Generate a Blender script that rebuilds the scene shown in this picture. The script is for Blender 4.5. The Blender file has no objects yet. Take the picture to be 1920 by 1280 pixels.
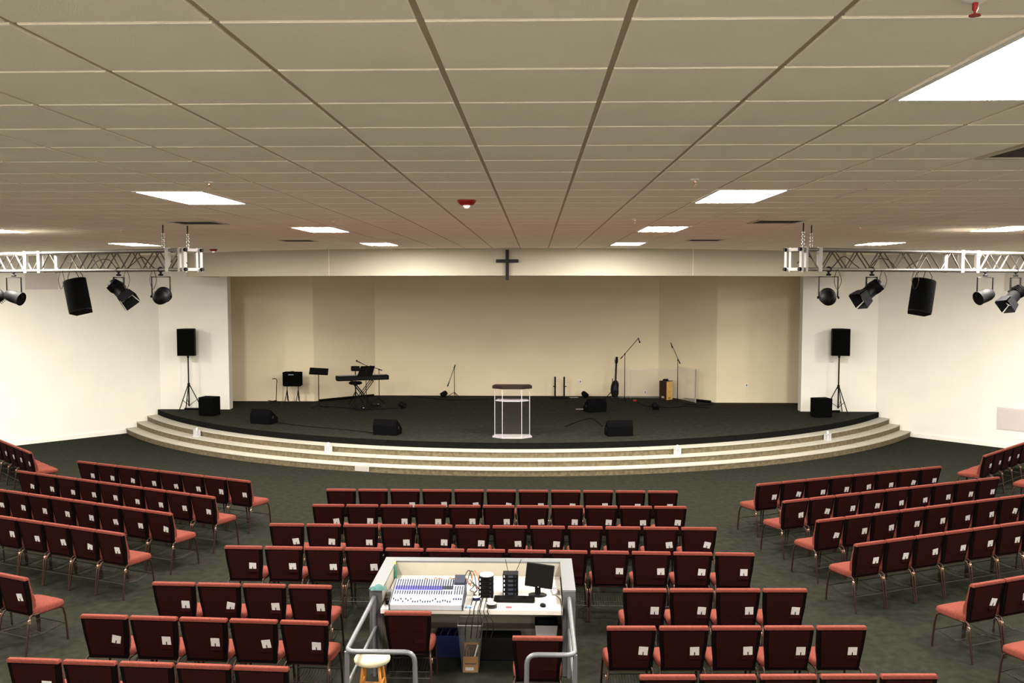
import bpy, bmesh, math, random
from mathutils import Vector, Matrix
random.seed(7)
C = bpy.context.scene.collection
PI = math.pi
R = math.radians

# ------------------------------------------------------------------ camera
FPX = 1706.0
PITCH = math.atan(109 / FPX)
YAW = math.atan(45 / FPX * math.cos(PITCH))
CAM = Vector((0.59, 0.0, 4.1))
cd = bpy.data.cameras.new('camera')
cam = bpy.data.objects.new('camera', cd); C.objects.link(cam)
cam.location = CAM
cam.rotation_euler = (PI / 2 - PITCH, 0, YAW)
cd.sensor_width = 36; cd.lens = FPX * 36 / 1920; cd.clip_end = 200
bpy.context.scene.camera = cam

def ray(px, py):
    d = Vector(((px - 960) / FPX, 1, -(py - 640) / FPX))
    c, s = math.cos(-PITCH), math.sin(-PITCH)
    d = Vector((d.x, c * d.y - s * d.z, s * d.y + c * d.z))
    c, s = math.cos(YAW), math.sin(YAW)
    return Vector((c * d.x - s * d.y, s * d.x + c * d.y, d.z))
def at(px, py, z):
    d = ray(px, py); return CAM + d * ((z - CAM.z) / d.z)
def atY(px, py, Y):
    d = ray(px, py); return CAM + d * ((Y - CAM.y) / d.y)

# ------------------------------------------------------------------ materials
def mat(name, col, rough=0.6, metal=0.0, spec=0.5, noise=0.0, scale=20, bump=0.0, bscale=80, emit=None, estr=0, col2=None, trans=0, alpha=None):
    m = bpy.data.materials.new(name); m.use_nodes = True
    nt = m.node_tree; N = nt.nodes; L = nt.links
    b = N['Principled BSDF']
    b.inputs['Base Color'].default_value = (*col, 1)
    b.inputs['Roughness'].default_value = rough
    b.inputs['Metallic'].default_value = metal
    b.inputs['Specular IOR Level'].default_value = spec
    tc = N.new('ShaderNodeTexCoord')
    nz = N.new('ShaderNodeTexNoise'); nz.inputs['Scale'].default_value = scale; nz.inputs['Detail'].default_value = 4
    L.new(tc.outputs['Object'], nz.inputs['Vector'])
    rp = N.new('ShaderNodeMix'); rp.data_type = 'RGBA'
    c2 = col2 or tuple(max(0, c * (1 - max(noise, 0.03))) for c in col)
    rp.inputs[6].default_value = (*col, 1); rp.inputs[7].default_value = (*c2, 1)
    mr = N.new('ShaderNodeMapRange'); mr.inputs[1].default_value = 0.35; mr.inputs[2].default_value = 0.65
    L.new(nz.outputs['Fac'], mr.inputs[0]); L.new(mr.outputs[0], rp.inputs[0])
    L.new(rp.outputs[2], b.inputs['Base Color'])
    if bump:
        n2 = N.new('ShaderNodeTexNoise'); n2.inputs['Scale'].default_value = bscale; n2.inputs['Detail'].default_value = 3
        L.new(tc.outputs['Object'], n2.inputs['Vector'])
        bp = N.new('ShaderNodeBump'); bp.inputs['Strength'].default_value = bump; bp.inputs['Distance'].default_value = 0.01
        L.new(n2.outputs['Fac'], bp.inputs['Height']); L.new(bp.outputs[0], b.inputs['Normal'])
    if emit:
        b.inputs['Emission Color'].default_value = (*emit, 1); b.inputs['Emission Strength'].default_value = estr
    if trans:
        b.inputs['Transmission Weight'].default_value = trans
    if alpha is not None:
        b.inputs['Alpha'].default_value = alpha
    return m

M = {}
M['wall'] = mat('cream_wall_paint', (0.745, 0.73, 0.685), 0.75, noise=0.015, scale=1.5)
M['alcove'] = mat('tan_wall_paint', (0.78, 0.695, 0.53), 0.8, noise=0.03, scale=1.0, bump=0.05, bscale=60)
M['tile'] = mat('ceiling_tile', (0.92, 0.86, 0.735), 0.9, noise=0.04, scale=1.7, bump=0.3, bscale=260)
M['tbar'] = mat('ceiling_grid_metal', (0.52, 0.43, 0.33), 0.6)
M['carpet'] = mat('grey_green_carpet', (0.030, 0.031, 0.0225), 0.95, spec=0.05, col2=(0.021, 0.022, 0.0165), scale=9, bump=0.6, bscale=130)
M['carpet2'] = mat('charcoal_stage_carpet', (0.042, 0.043, 0.033), 0.95, spec=0.1, col2=(0.025, 0.026, 0.020), scale=7, bump=0.6, bscale=130)
M['carpet_edge'] = mat('dark_carpet_edge', (0.010, 0.010, 0.009), 0.95, spec=0.1, noise=0.3, scale=15)
M['tread'] = mat('pale_step_tread', (0.44, 0.42, 0.365), 0.6, noise=0.05, scale=2)
M['riser'] = mat('speckled_riser', (0.165, 0.135, 0.08), 0.7, col2=(0.10, 0.08, 0.046), scale=14, bump=0.3, bscale=90)
M['fabric'] = mat('salmon_red_fabric', (0.180, 0.056, 0.042), 0.9, spec=0.1, col2=(0.145, 0.042, 0.032), scale=60, bump=0.3, bscale=400)
M['backfab'] = mat('dark_burgundy_fabric', (0.021, 0.0048, 0.0043), 0.9, spec=0.05, noise=0.2, scale=60, bump=0.3, bscale=400)
M['backedge'] = mat('near_black_edge', (0.004, 0.0022, 0.002), 0.85, spec=0.05)
M['bronze'] = mat('bronze_tube', (0.05, 0.026, 0.018), 0.38, metal=0.5)
M['copper'] = mat('copper_bracket', (0.75, 0.5, 0.38), 0.22, metal=0.9)
M['wire'] = mat('dark_wire', (0.015, 0.010, 0.008), 0.5, metal=0.2)
M['card'] = mat('white_card', (0.42, 0.405, 0.395), 0.6, noise=0.12, scale=70)
M['blue'] = mat('blue_ink', (0.08, 0.10, 0.38), 0.5)
M['black'] = mat('black_plastic', (0.0045, 0.0045, 0.005), 0.6, spec=0.15)
M['blackm'] = mat('black_metal', (0.005, 0.005, 0.0055), 0.5, spec=0.2)
M['grille'] = mat('speaker_grille', (0.003, 0.003, 0.003), 0.8, spec=0.05, bump=0.5, bscale=300)
M['carpetbox'] = mat('black_box_carpet', (0.0055, 0.0055, 0.006), 0.95, spec=0.05, bump=0.5, bscale=200)
M['alu'] = mat('brushed_aluminium', (0.24, 0.225, 0.21), 0.45, metal=0.6)
M['aluw'] = mat('bright_aluminium_plate', (0.40, 0.385, 0.37), 0.55)
M['chain'] = mat('galvanised_chain', (0.45, 0.45, 0.43), 0.3, metal=0.9)
M['rust'] = mat('dark_rusty_rod', (0.06, 0.035, 0.02), 0.6, metal=0.4)
M['red'] = mat('red_alarm_plastic', (0.33, 0.012, 0.012), 0.35)
M['lens'] = mat('clear_white_lens', (0.9, 0.9, 0.9), 0.15, emit=(1, 1, 1), estr=0.5)
M['wood'] = mat('yellow_pine', (0.42, 0.19, 0.04), 0.4, noise=0.25, scale=9)
M['cream'] = mat('cream_vinyl', (0.36, 0.325, 0.23), 0.5, noise=0.05)
M['rail'] = mat('grey_painted_rail', (0.12, 0.123, 0.13), 0.35, metal=0.2)
M['dwood'] = mat('dark_walnut', (0.022, 0.008, 0.006), 0.35, noise=0.3, scale=8)
M['lwood'] = mat('light_maple', (0.70, 0.47, 0.17), 0.4, noise=0.15, scale=8)
M['rwood'] = mat('reddish_brown_wood', (0.05, 0.014, 0.009), 0.5, noise=0.2, scale=8)
M['fascia'] = mat('dimmed_cream_paint', (0.475, 0.45, 0.375), 0.75, noise=0.02, scale=1.5)  # cream darkened to offset the strong ceiling light on the fascia
M['cross'] = mat('black_cross_wood', (0.008, 0.008, 0.010), 0.5)
M['deskw'] = mat('white_desk_laminate', (0.44, 0.425, 0.395), 0.5)
M['boothw'] = mat('grey_booth_cap', (0.115, 0.12, 0.122), 0.55, noise=0.04)
M['boothin'] = mat('booth_inner_cream', (0.30, 0.275, 0.225), 0.7)
M['boothout'] = mat('booth_outer_grey', (0.07, 0.072, 0.075), 0.6)
M['white'] = mat('white_plastic', (0.56, 0.56, 0.57), 0.5)
M['lgrey'] = mat('light_grey_panel', (0.32, 0.33, 0.36), 0.4)
M['mixer'] = mat('mixer_white_panel', (0.30, 0.31, 0.36), 0.5)
M['violet'] = mat('violet_blue_panel', (0.06, 0.05, 0.30), 0.5)
M['skyb'] = mat('pale_blue_strip', (0.20, 0.30, 0.55), 0.5)
M['knob'] = mat('grey_knob', (0.035, 0.04, 0.055), 0.45, spec=0.2)
M['screen'] = mat('dark_screen', (0.005, 0.0045, 0.004), 0.5, spec=0.1)
M['card_board'] = mat('brown_cardboard', (0.24, 0.115, 0.028), 0.8, noise=0.1)
M['tape'] = mat('black_tape', (0.015, 0.013, 0.012), 0.4)
M['tapeside'] = mat('tape_roll_side', (0.62, 0.52, 0.42), 0.5)
M['tealc'] = mat('teal_cloth', (0.05, 0.12, 0.115), 0.8, noise=0.2)
M['green'] = mat('green_plastic', (0.03, 0.14, 0.10), 0.5)
M['yellow'] = mat('yellow_plastic', (0.8, 0.75, 0.05), 0.5)
M['orange'] = mat('orange_cable', (0.5, 0.12, 0.04), 0.5)
M['pinkred'] = mat('pinkish_red', (0.75, 0.08, 0.10), 0.4)
M['bluep'] = mat('blue_plastic', (0.004, 0.008, 0.05), 0.4)
M['vent'] = mat('grey_vent', (0.58, 0.54, 0.52), 0.5)
M['ventd'] = mat('dark_vent_inside', (0.05, 0.045, 0.035), 0.7)
M['ventf'] = mat('cream_vent_frame', (0.55, 0.50, 0.38), 0.5)
M['light'] = mat('troffer_diffuser', (0.9, 0.9, 0.9), 0.5, emit=(1.0, 0.955, 0.87), estr=200)
M['lframe'] = mat('white_troffer_frame', (0.85, 0.83, 0.8), 0.5)
M['outlet'] = mat('white_outlet', (0.8, 0.8, 0.78), 0.4)
M['patch'] = mat('grey_white_plate', (0.38, 0.36, 0.335), 0.5)
M['silver'] = mat('silver_reflector', (0.7, 0.72, 0.75), 0.25, metal=0.8)
M['shroud'] = mat('grey_barn_door', (0.014, 0.014, 0.016), 0.6, spec=0.15)

def acrylic(name, tint, opac):
    m = bpy.data.materials.new(name); m.use_nodes = True
    nt = m.node_tree; N = nt.nodes; L = nt.links
    N.remove(N['Principled BSDF']); out = N['Material Output']
    t = N.new('ShaderNodeBsdfTransparent'); t.inputs[0].default_value = (0.97, 0.97, 0.97, 1)
    d = N.new('ShaderNodeBsdfDiffuse'); d.inputs[0].default_value = (*tint, 1)
    g = N.new('ShaderNodeBsdfGlossy'); g.inputs[0].default_value = (0.9, 0.9, 0.9, 1); g.inputs['Roughness'].default_value = 0.08
    nz = N.new('ShaderNodeTexNoise'); nz.inputs['Scale'].default_value = 3
    mr = N.new('ShaderNodeMapRange'); mr.inputs[3].default_value = opac * 0.8; mr.inputs[4].default_value = opac * 1.2
    L.new(nz.outputs['Fac'], mr.inputs[0])
    m1 = N.new('ShaderNodeMixShader'); m2 = N.new('ShaderNodeMixShader'); m2.inputs[0].default_value = 0.015
    L.new(mr.outputs[0], m1.inputs[0]); L.new(t.outputs[0], m1.inputs[1]); L.new(d.outputs[0], m1.inputs[2])
    L.new(m1.outputs[0], m2.inputs[1]); L.new(g.outputs[0], m2.inputs[2]); L.new(m2.outputs[0], out.inputs[0])
    return m
M['acrylic'] = acrylic('clear_acrylic', (0.9, 0.9, 0.95), 0.012)
M['shield'] = acrylic('clear_drum_shield', (0.85, 0.8, 0.75), 0.16)
M['shieldb'] = acrylic('bright_drum_shield', (0.9, 0.85, 0.78), 0.38)
M['binclear'] = acrylic('clear_bin_plastic', (0.25, 0.25, 0.24), 0.16)
M['acedge'] = mat('lit_acrylic_edge', (0.42, 0.40, 0.42), 0.35)

# ------------------------------------------------------------------ mesh builder
class MB:
    def __init__(s): s.v = []; s.f = []; s.mi = []; s.sm = []
    def add(s, vs, fs, mi=0, smooth=False, T=None):
        o = len(s.v)
        for v in vs:
            v = Vector(v)
            if T is not None: v = T @ v
            s.v.append(v)
        for f in fs: s.f.append([i + o for i in f]); s.mi.append(mi); s.sm.append(smooth)
        return s
    def box(s, x0, x1, y0, y1, z0, z1, mi=0, T=None):
        vs = [(x0,y0,z0),(x1,y0,z0),(x1,y1,z0),(x0,y1,z0),(x0,y0,z1),(x1,y0,z1),(x1,y1,z1),(x0,y1,z1)]
        return s.add(vs, [(0,3,2,1),(4,5,6,7),(0,1,5,4),(1,2,6,5),(2,3,7,6),(3,0,4,7)], mi, False, T)
    def bm(s, b, mi=0, smooth=False, T=None):
        b.verts.index_update()
        s.add([v.co.copy() for v in b.verts], [[v.index for v in f.verts] for f in b.faces], mi, smooth, T); b.free(); return s
    def rbox(s, x0, x1, y0, y1, z0, z1, r=0.02, seg=2, mi=0, T=None, smooth=True):
        b = bmesh.new(); bmesh.ops.create_cube(b, size=1)
        for v in b.verts:
            v.co = Vector(((x0+x1)/2 + v.co.x*(x1-x0), (y0+y1)/2 + v.co.y*(y1-y0), (z0+z1)/2 + v.co.z*(z1-z0)))
        bmesh.ops.bevel(b, geom=list(b.edges), offset=r, segments=seg, profile=0.5, affect='EDGES')
        b.verts.index_update(); b.normal_update()
        vs = [v.co.copy() for v in b.verts]
        big = [[v.index for v in f.verts] for f in b.faces if max(abs(c) for c in f.normal) > .999]
        small = [[v.index for v in f.verts] for f in b.faces if max(abs(c) for c in f.normal) <= .999]
        b.free(); o = len(s.v); s.add(vs, big, mi, False, T)
        for f in small: s.f.append([i + o for i in f]); s.mi.append(mi); s.sm.append(smooth)
        return s
    def prism(s, pts, axis, a0, a1, mi=0, T=None, smooth=False):
        # pts 2-D outline, extruded along axis ('x': pts are (y,z); 'y': (x,z); 'z': (x,y))
        n = len(pts)
        def mk(p, a): return {'x': (a, p[0], p[1]), 'y': (p[0], a, p[1]), 'z': (p[0], p[1], a)}[axis]
        vs = [mk(p, a0) for p in pts] + [mk(p, a1) for p in pts]
        fs = [list(range(n))[::-1], list(range(n, 2*n))] + [(i, (i+1) % n, n + (i+1) % n, n + i) for i in range(n)]
        return s.add(vs, fs, mi, smooth, T)
    def tube(s, pts, r, n=8, mi=0, cap=True, T=None, closed=False):
        pts = [Vector(p) for p in pts]; m = len(pts); rings = []
        rs = r if isinstance(r, (list, tuple)) else [r] * m
        up = None
        for i in range(m):
            if closed: t = pts[(i+1) % m] - pts[i-1]
            else: t = pts[min(i+1, m-1)] - pts[max(i-1, 0)]
            if t.length < 1e-9: t = Vector((0, 0, 1))
            t.normalize()
            if up is None:
                up = Vector((0, 0, 1)) if abs(t.z) < 0.9 else Vector((1, 0, 0))
            a = t.cross(up)
            if a.length < 1e-6: a = t.orthogonal()
            a.normalize(); b = a.cross(t).normalized(); up = b
            rings.append([pts[i] + (a * math.cos(2*PI*k/n) + b * math.sin(2*PI*k/n)) * rs[i] for k in range(n)])
        vs = [v for rg in rings for v in rg]; fs = []
        for i in range(m if closed else m - 1):
            j = (i + 1) % m
            for k in range(n): fs.append((i*n + k, i*n + (k+1) % n, j*n + (k+1) % n, j*n + k))
        if cap and not closed: fs.append(list(range(n))[::-1]); fs.append([(m-1)*n + k for k in range(n)])
        return s.add(vs, fs, mi, True, T)
    def lathe(s, prof, n=20, mi=0, T=None, cap=True, sx=1, sy=1):
        vs = []; fs = []
        for r_, z in prof:
            for k in range(n): vs.append((r_*math.cos(2*PI*k/n)*sx, r_*math.sin(2*PI*k/n)*sy, z))
        for i in range(len(prof) - 1):
            for k in range(n): fs.append((i*n + k, i*n + (k+1) % n, (i+1)*n + (k+1) % n, (i+1)*n + k))
        if cap: fs.append(list(range(n))[::-1]); fs.append([(len(prof)-1)*n + k for k in range(n)])
        return s.add(vs, fs, mi, True, T)
    def build(s, name, mats, parent=None, loc=None, rz=0, label=None):
        me = bpy.data.meshes.new(name)
        me.from_pydata([tuple(v) for v in s.v], [], s.f)
        for m in (mats if isinstance(mats, (list, tuple)) else [mats]): me.materials.append(M[m] if isinstance(m, str) else m)
        me.polygons.foreach_set('material_index', s.mi)
        me.polygons.foreach_set('use_smooth', s.sm)
        me.update()
        b = bmesh.new(); b.from_mesh(me); bmesh.ops.recalc_face_normals(b, faces=b.faces); b.to_mesh(me); b.free()
        if any(s.sm):
            try: me.set_sharp_from_angle(angle=R(64))
            except Exception: pass
        me.polygons.foreach_set('use_smooth', s.sm)
        o = bpy.data.objects.new(name, me); C.objects.link(o)
        if parent: o.parent = parent
        if loc is not None: o.location = loc
        if rz: o.rotation_euler = (0, 0, rz)
        if label: o['label'] = label
        return o

def tag(o, label, cat, group=None, kind=None):
    o['label'] = label; o['category'] = cat
    if group: o['group'] = group
    if kind: o['kind'] = kind
    return o
def thing(name, label, cat, loc=(0,0,0), rz=0, group=None):
    o = bpy.data.objects.new(name, None); o.empty_display_size = 0.1; C.objects.link(o)
    o.location = loc; o.rotation_euler = (0, 0, rz)
    return tag(o, label, cat, group)
def struct(name, mb, mats):
    o = mb.build(name, mats); o['kind'] = 'structure'; return o
def dup(root):
    r = root.copy(); C.objects.link(r)
    for ch in root.children:
        c = ch.copy(); C.objects.link(c); c.parent = r
        for g in ch.children:
            d = g.copy(); C.objects.link(d); d.parent = c
    return r
def Tr(x=0, y=0, z=0, rx=0, ry=0, rz=0, s=1):
    return Matrix.Translation((x, y, z)) @ Matrix.Rotation(rz, 4, 'Z') @ Matrix.Rotation(ry, 4, 'Y') @ Matrix.Rotation(rx, 4, 'X') @ Matrix.Scale(s, 4)
def arc(c, r, a0, a1, n, plane='xz'):
    out = []
    for i in range(n + 1):
        a = a0 + (a1 - a0) * i / n
        u, v = r * math.cos(a), r * math.sin(a)
        out.append((c[0]+u, c[1], c[2]+v) if plane == 'xz' else ((c[0]+u, c[1]+v, c[2]) if plane == 'xy' else (c[0], c[1]+u, c[2]+v)))
    return out

# ------------------------------------------------------------------ room shell
HC = 4.87                       # ceiling height
SZ = 0.57                       # stage height
WX, WY = 9.95, 25.15            # front wall corner
FX, FY = 17.0, 25.15 - 7.05     # where the splayed walls meet the straight ones
BY = -3.0
def wallseg(name, p, q, z0, z1, t=0.15, m='wall'):
    p = Vector((*p, 0)); q = Vector((*q, 0)); d = (q - p).normalized(); n = Vector((-d.y, d.x, 0)) * t
    mb = MB()
    vs = [p, q, q + n, p + n]
    mb.add([(v.x, v.y, z0) for v in vs] + [(v.x, v.y, z1) for v in vs], [(0,3,2,1),(4,5,6,7),(0,1,5,4),(1,2,6,5),(2,3,7,6),(3,0,4,7)])
    return struct(name, mb, m)
# normals: offset goes to the left of p->q, so order the points with the room on the right
wallseg('wall_front_left', (-WX, WY), (-8.0, WY), 0, HC + .1, 0.28)
wallseg('wall_front_right', (7.9, WY), (WX, WY), 0, HC + .1, 0.28)
wallseg('wall_left_splayed', (-FX, FY), (-WX, WY), 0, HC + .1)
wallseg('wall_right_splayed', (WX, WY), (FX, FY), 0, HC + .1)
wallseg('wall_left', (-FX, BY), (-FX, FY), 0, HC + .1)
wallseg('wall_right', (FX, FY), (FX, BY), 0, HC + .1)
wallseg('wall_rear', (FX, BY), (-FX, BY), 0, HC + .1)
# stage recess
for k, (p, q) in enumerate([((-8.9, 25.43), (-8.9, 26.95)), ((-8.9, 26.95), (-6.05, 26.95)), ((-6.05, 26.95), (-4.47, 28.45)),
                            ((-4.47, 28.45), (4.42, 28.45)), ((4.42, 28.45), (5.93, 26.95)), ((5.93, 26.95), (8.9, 26.95)), ((8.9, 26.95), (8.9, 25.43))]):
    nm = ['wall_recess_left', 'wall_recess_back_left', 'wall_recess_slanted_left', 'wall_recess_back', 'wall_recess_slanted_right', 'wall_recess_back_right', 'wall_recess_right'][k]
    wallseg(nm, p, q, SZ - 0.05, HC + .1, 0.12, 'alcove')
# floor
mb = MB(); mb.add([(-FX, BY, 0), (FX, BY, 0), (FX, 29, 0), (-FX, 29, 0)], [(0, 1, 2, 3)])
struct('floor', mb, 'carpet')
# arcs
AC = Vector((0, 32.4, 0))
def clipx(r):
    """angle half-range at which the arc of radius r meets the splayed walls"""
    lo, hi = 0, PI / 2
    for _ in range(50):
        a = (lo + hi) / 2; x = r * math.sin(a); y = AC.y - r * math.cos(a)
        inside = (x < WX and y < WY) or (x >= WX and y < WY - (x - WX))
        if inside: lo = a
        else: hi = a
    return lo
def arcpts(r, n=72, ext=0.0, amax=None):
    a = (amax if amax is not None else clipx(r)) + ext
    return [(r * math.sin(-a + 2*a*i/n), AC.y - r * math.cos(-a + 2*a*i/n)) for i in range(n + 1)]
# stage slab (carpeted)
pts = arcpts(12.4)
mb = MB(); poly = [(x, y) for x, y in pts] + [(9.93, 25.14), (9.0, 25.2), (9.0, 28.5), (-9.0, 28.5), (-9.0, 25.2), (-9.93, 25.14)]
mb.add([(x, y, SZ) for x, y in poly], [list(range(len(poly)))], 0)
n = len(pts)
mb.add([(x, y, SZ) for x, y in pts] + [(x, y, SZ - 0.145) for x, y in pts], [(i, i+1, n+i+1, n+i) for i in range(n-1)], 1, True)
struct('floor_stage', mb, ['carpet2', 'carpet_edge'])
# three pale steps
for k in range(3):
    zt = 0.428 - 0.1427 * k; ro = 12.69 + 0.29 * k
    a = arcpts(ro - 0.31); b = arcpts(ro + 0.012); c = arcpts(ro)
    n = len(a); mb = MB()
    mb.add([(x, y, zt) for x, y in a] + [(x, y, zt) for x, y in b] + [(x, y, zt - .022) for x, y in b] + [(x, y, zt - .022) for x, y in c],
           [(i, i+1, n+i+1, n+i) for i in range(n-1)] + [(n+i, n+i+1, 2*n+i+1, 2*n+i) for i in range(n-1)] + [(2*n+i, 2*n+i+1, 3*n+i+1, 3*n+i) for i in range(n-1)], 0)
    mb.add([(x, y, zt - .022) for x, y in c] + [(x, y, max(zt - .1427, 0)) for x, y in c], [(i, i+1, n+i+1, n+i) for i in range(n-1)], 1, True)
    # fine joints across the tread
    for j in (9, 27, 45, 63):
        (x0, y0), (x1, y1) = a[j], b[j]
        dx = 0.006
        mb.add([(x0-dx, y0, zt+.0015), (x0+dx, y0, zt+.0015), (x1+dx, y1, zt+.0015), (x1-dx, y1, zt+.0015)], [(0, 1, 2, 3)], 1)
    struct('floor_step_%d' % (k + 1), mb, ['tread', 'riser'])
# curved fascia above the stage
ang = math.asin(8.31 / 12.4)
o_ = arcpts(12.4, 64, amax=ang); i_ = arcpts(12.22, 64, amax=ang); n = len(o_); mb = MB()
zb, zt = 4.27, HC + 0.02
vs = [(x, y, zb) for x, y in o_] + [(x, y, zt) for x, y in o_] + [(x, y, zb) for x, y in i_] + [(x, y, zt) for x, y in i_]
fs = []
for i in range(n-1): fs += [(i, i+1, n+i+1, n+i), (2*n+i, 3*n+i, 3*n+i+1, 2*n+i+1), (i, 2*n+i, 2*n+i+1, i+1)]
fs += [(0, n, 3*n, 2*n), (n-1, 3*n-1, 4*n-1, 2*n-1)]
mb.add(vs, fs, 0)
for s in (-1, 1):     # panel joints
    a = s * math.asin(4.13 / 12.4); r_ = 12.404
    x, y = r_ * math.sin(a), AC.y - r_ * math.cos(a); d = Vector((math.cos(a), math.sin(a), 0)) * 0.008
    mb.add([(x-d.x, y-d.y, zb), (x+d.x, y+d.y, zb), (x+d.x, y+d.y, zt), (x-d.x, y-d.y, zt)], [(0, 1, 2, 3)], 1)
for s in (-1, 1):     # straight returns back to the front wall
    x, y = s * 8.31, AC.y - 12.4 * math.cos(ang)
    mb.box(x - .09, x + .09, y + .02, 25.15, zb, zt, 0)
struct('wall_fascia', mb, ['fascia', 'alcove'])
# baseboards
def base(name, p, q, z, m='wall', h=0.1, t=0.02):
    wallseg(name, p, q, z, z + h, t, m)
d = .03
base('baseboard_left', (-FX + d, FY - d), (-WX - .62, WY - .66), 0.0)
base('baseboard_right', (WX + .62, WY - .66), (FX - d, FY - d), 0.0)

# ceiling: 0.61 m tiles, recessed grid
G = 0.61
XL0 = CAM.x + 0.268; YL0 = 2.72
def cell_x(k): return XL0 + G * k
def cell_y(j): return YL0 + G * j
lights = {}
for ci, k in enumerate((-22, -14, -6, 2, 10, 18)):
    for ri, j in enumerate((-8, 0, 8, 16, 24, 32)):
        x = cell_x(k) + .3; y = cell_y(j) + G
        inside = abs(x) < 16.3 and y < 24 and (abs(x) < WX - .5 or y < WY - (abs(x) - WX) - 0.9)
        if math.hypot(x, y - AC.y) < 12.9 and abs(x) < 8.4: inside = False
        if j == 32 and abs(x) < 10: inside = False
        if inside: lights[(k, j)] = (ci, ri)
vents = [(4, 4), (4, 14), (4, 22), (-8, 14), (-8, 22), (12, 14), (12,4)]
taken = set()
for (k, j) in lights: taken |= {(k, j), (k, j + 1)}
taken |= set(vents)
mb = MB(); g = 0.0115; dz = 0.008
for k in range(-30, 28):
    for j in range(-10, 43):
        if (k, j) in taken: continue
        x0, y0 = cell_x(k), cell_y(j); xc, yc = x0 + .3, y0 + .3
        if abs(xc) > FX + .3 or yc < BY - .3 or yc > 28.8: continue
        if abs(xc) > WX and yc > WY - (abs(xc) - WX) + 0.5: continue
        if yc > 25.4 and abs(xc) > 9.2: continue
        a, b, c, e = x0 + g, x0 + G - g, y0 + g, y0 + G - g
        t = 0.0025
        mb.add([(a+t, c+t, HC), (b-t, c+t, HC), (b-t, e-t, HC), (a+t, e-t, HC), (a, c, HC+t), (b, c, HC+t), (b, e, HC+t), (a, e, HC+t), (a, c, HC+dz), (b, c, HC+dz), (b, e, HC+dz), (a, e, HC+dz)],
               [(3, 2, 1, 0), (0, 1, 5, 4), (1, 2, 6, 5), (2, 3, 7, 6), (3, 0, 4, 7), (4, 5, 9, 8), (5, 6, 10, 9), (6, 7, 11, 10), (7, 4, 8, 11)], 0)
mb.add([(-FX-1, BY-1, HC+dz), (FX+1, BY-1, HC+dz), (FX+1, 29, HC+dz), (-FX-1, 29, HC+dz)], [(3, 2, 1, 0)], 1)
struct('ceiling', mb, ['tile', 'tbar'])

ORD = ['zeroth', 'first', 'second', 'third', 'fourth', 'fifth', 'sixth', 'seventh', 'eighth', 'ninth', 'tenth', 'eleventh', 'twelfth', 'thirteenth']
# ceiling lights
mbf = MB(); h = HC - 0.004
for (a, b, c, e) in ((0, .61, 0, .03), (0, .61, 1.19, 1.22), (0, .03, .03, 1.19), (.58, .61, .03, 1.19)):
    mbf.box(a, b, c, e, -0.006, 0.006)
LT = thing('ceiling_light', 'x', 'light', (0, 0, 0))
mbf.build('frame', 'lframe', LT)
mbd = MB(); mbd.add([(.03, .03, 0), (.58, .03, 0), (.58, 1.19, 0), (.03, 1.19, 0)], [(3, 2, 1, 0)]); mbd.build('diffuser', 'light', LT)
lcol = {2: 'left of the middle of the ceiling', 3: 'right of the middle of the ceiling'}
seen = {(3, 1): 'large glaring rectangular ceiling light nearest the camera, upper right corner',
        (2, 2): 'nearest glowing panel light on the left side of the ceiling',
        (3, 2): 'glowing ceiling panel light, second from the camera on the right side',
        (2, 3): 'middle glowing ceiling light of the left inner line, above the stage steps',
        (3, 3): 'middle glowing ceiling light of the right inner line towards the stage',
        (2, 4): 'small glowing ceiling light closest to the fascia, left of the cross',
        (3, 4): 'small glowing ceiling light closest to the fascia, right of the cross',
        (1, 3): 'ceiling light cut by the left edge, above the left truss',
        (4, 3): 'glowing ceiling light at the right edge, above the right truss',
        (1, 4): 'flat glowing ceiling light just above the end of the left truss',
        (4, 4): 'flat glowing ceiling light just above the end of the right truss',
        (0, 5): 'glare of the ceiling light right behind the left end of the left truss',
        (5, 5): 'glare of the ceiling light right behind the right end of the right truss'}
first = True
for (k, j), (ci, ri) in lights.items():
    o = LT if first else dup(LT); first = False
    o.location = (cell_x(k), cell_y(j), HC)
    o['label'] = seen.get((ci, ri), 'recessed ceiling panel light in line %s from the left, place %s from the rear wall' % (ORD[ci + 1], ORD[ri + 1]))
    o['group'] = 'recessed ceiling panel lights'
# ceiling vents
vl = {(4, 4): 'dark square ceiling vent at the right edge, below the largest light', (4, 14): 'ceiling air vent between the right truss chains and the panel lights',
      (4, 22): 'small far ceiling air vent on the right, nearest the fascia', (-8, 14): 'ceiling air vent left of centre above the left truss end', (-8, 22): 'small far ceiling air vent on the left, nearest the fascia'}
for (k, j) in vents:
    if (k, j) not in vl: vl[(k, j)] = 'outer ceiling air vent on the far right, place %s' % ORD[j // 4]
    t = thing('ceiling_vent', vl[(k, j)], 'air vent', (cell_x(k), cell_y(j), HC), 0, 'ceiling air vents')
    mb = MB()
    for (a, b, c, e) in ((0, .61, 0, .04), (0, .61, .57, .61), (0, .04, .04, .57), (.57, .61, .04, .57)): mb.box(a, b, c, e, -.006, .006)
    mb.build('frame', 'ventf', t)
    mb = MB(); mb.box(.04, .57, .04, .57, 0.003, .006); mb.build('backing', 'ventd', t)
    mb = MB()
    for q in range(9): mb.box(.04, .57, .07 + q*.055, .085 + q*.055, -0.004, .002)
    mb.build('louver', 'ventd', t)
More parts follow.
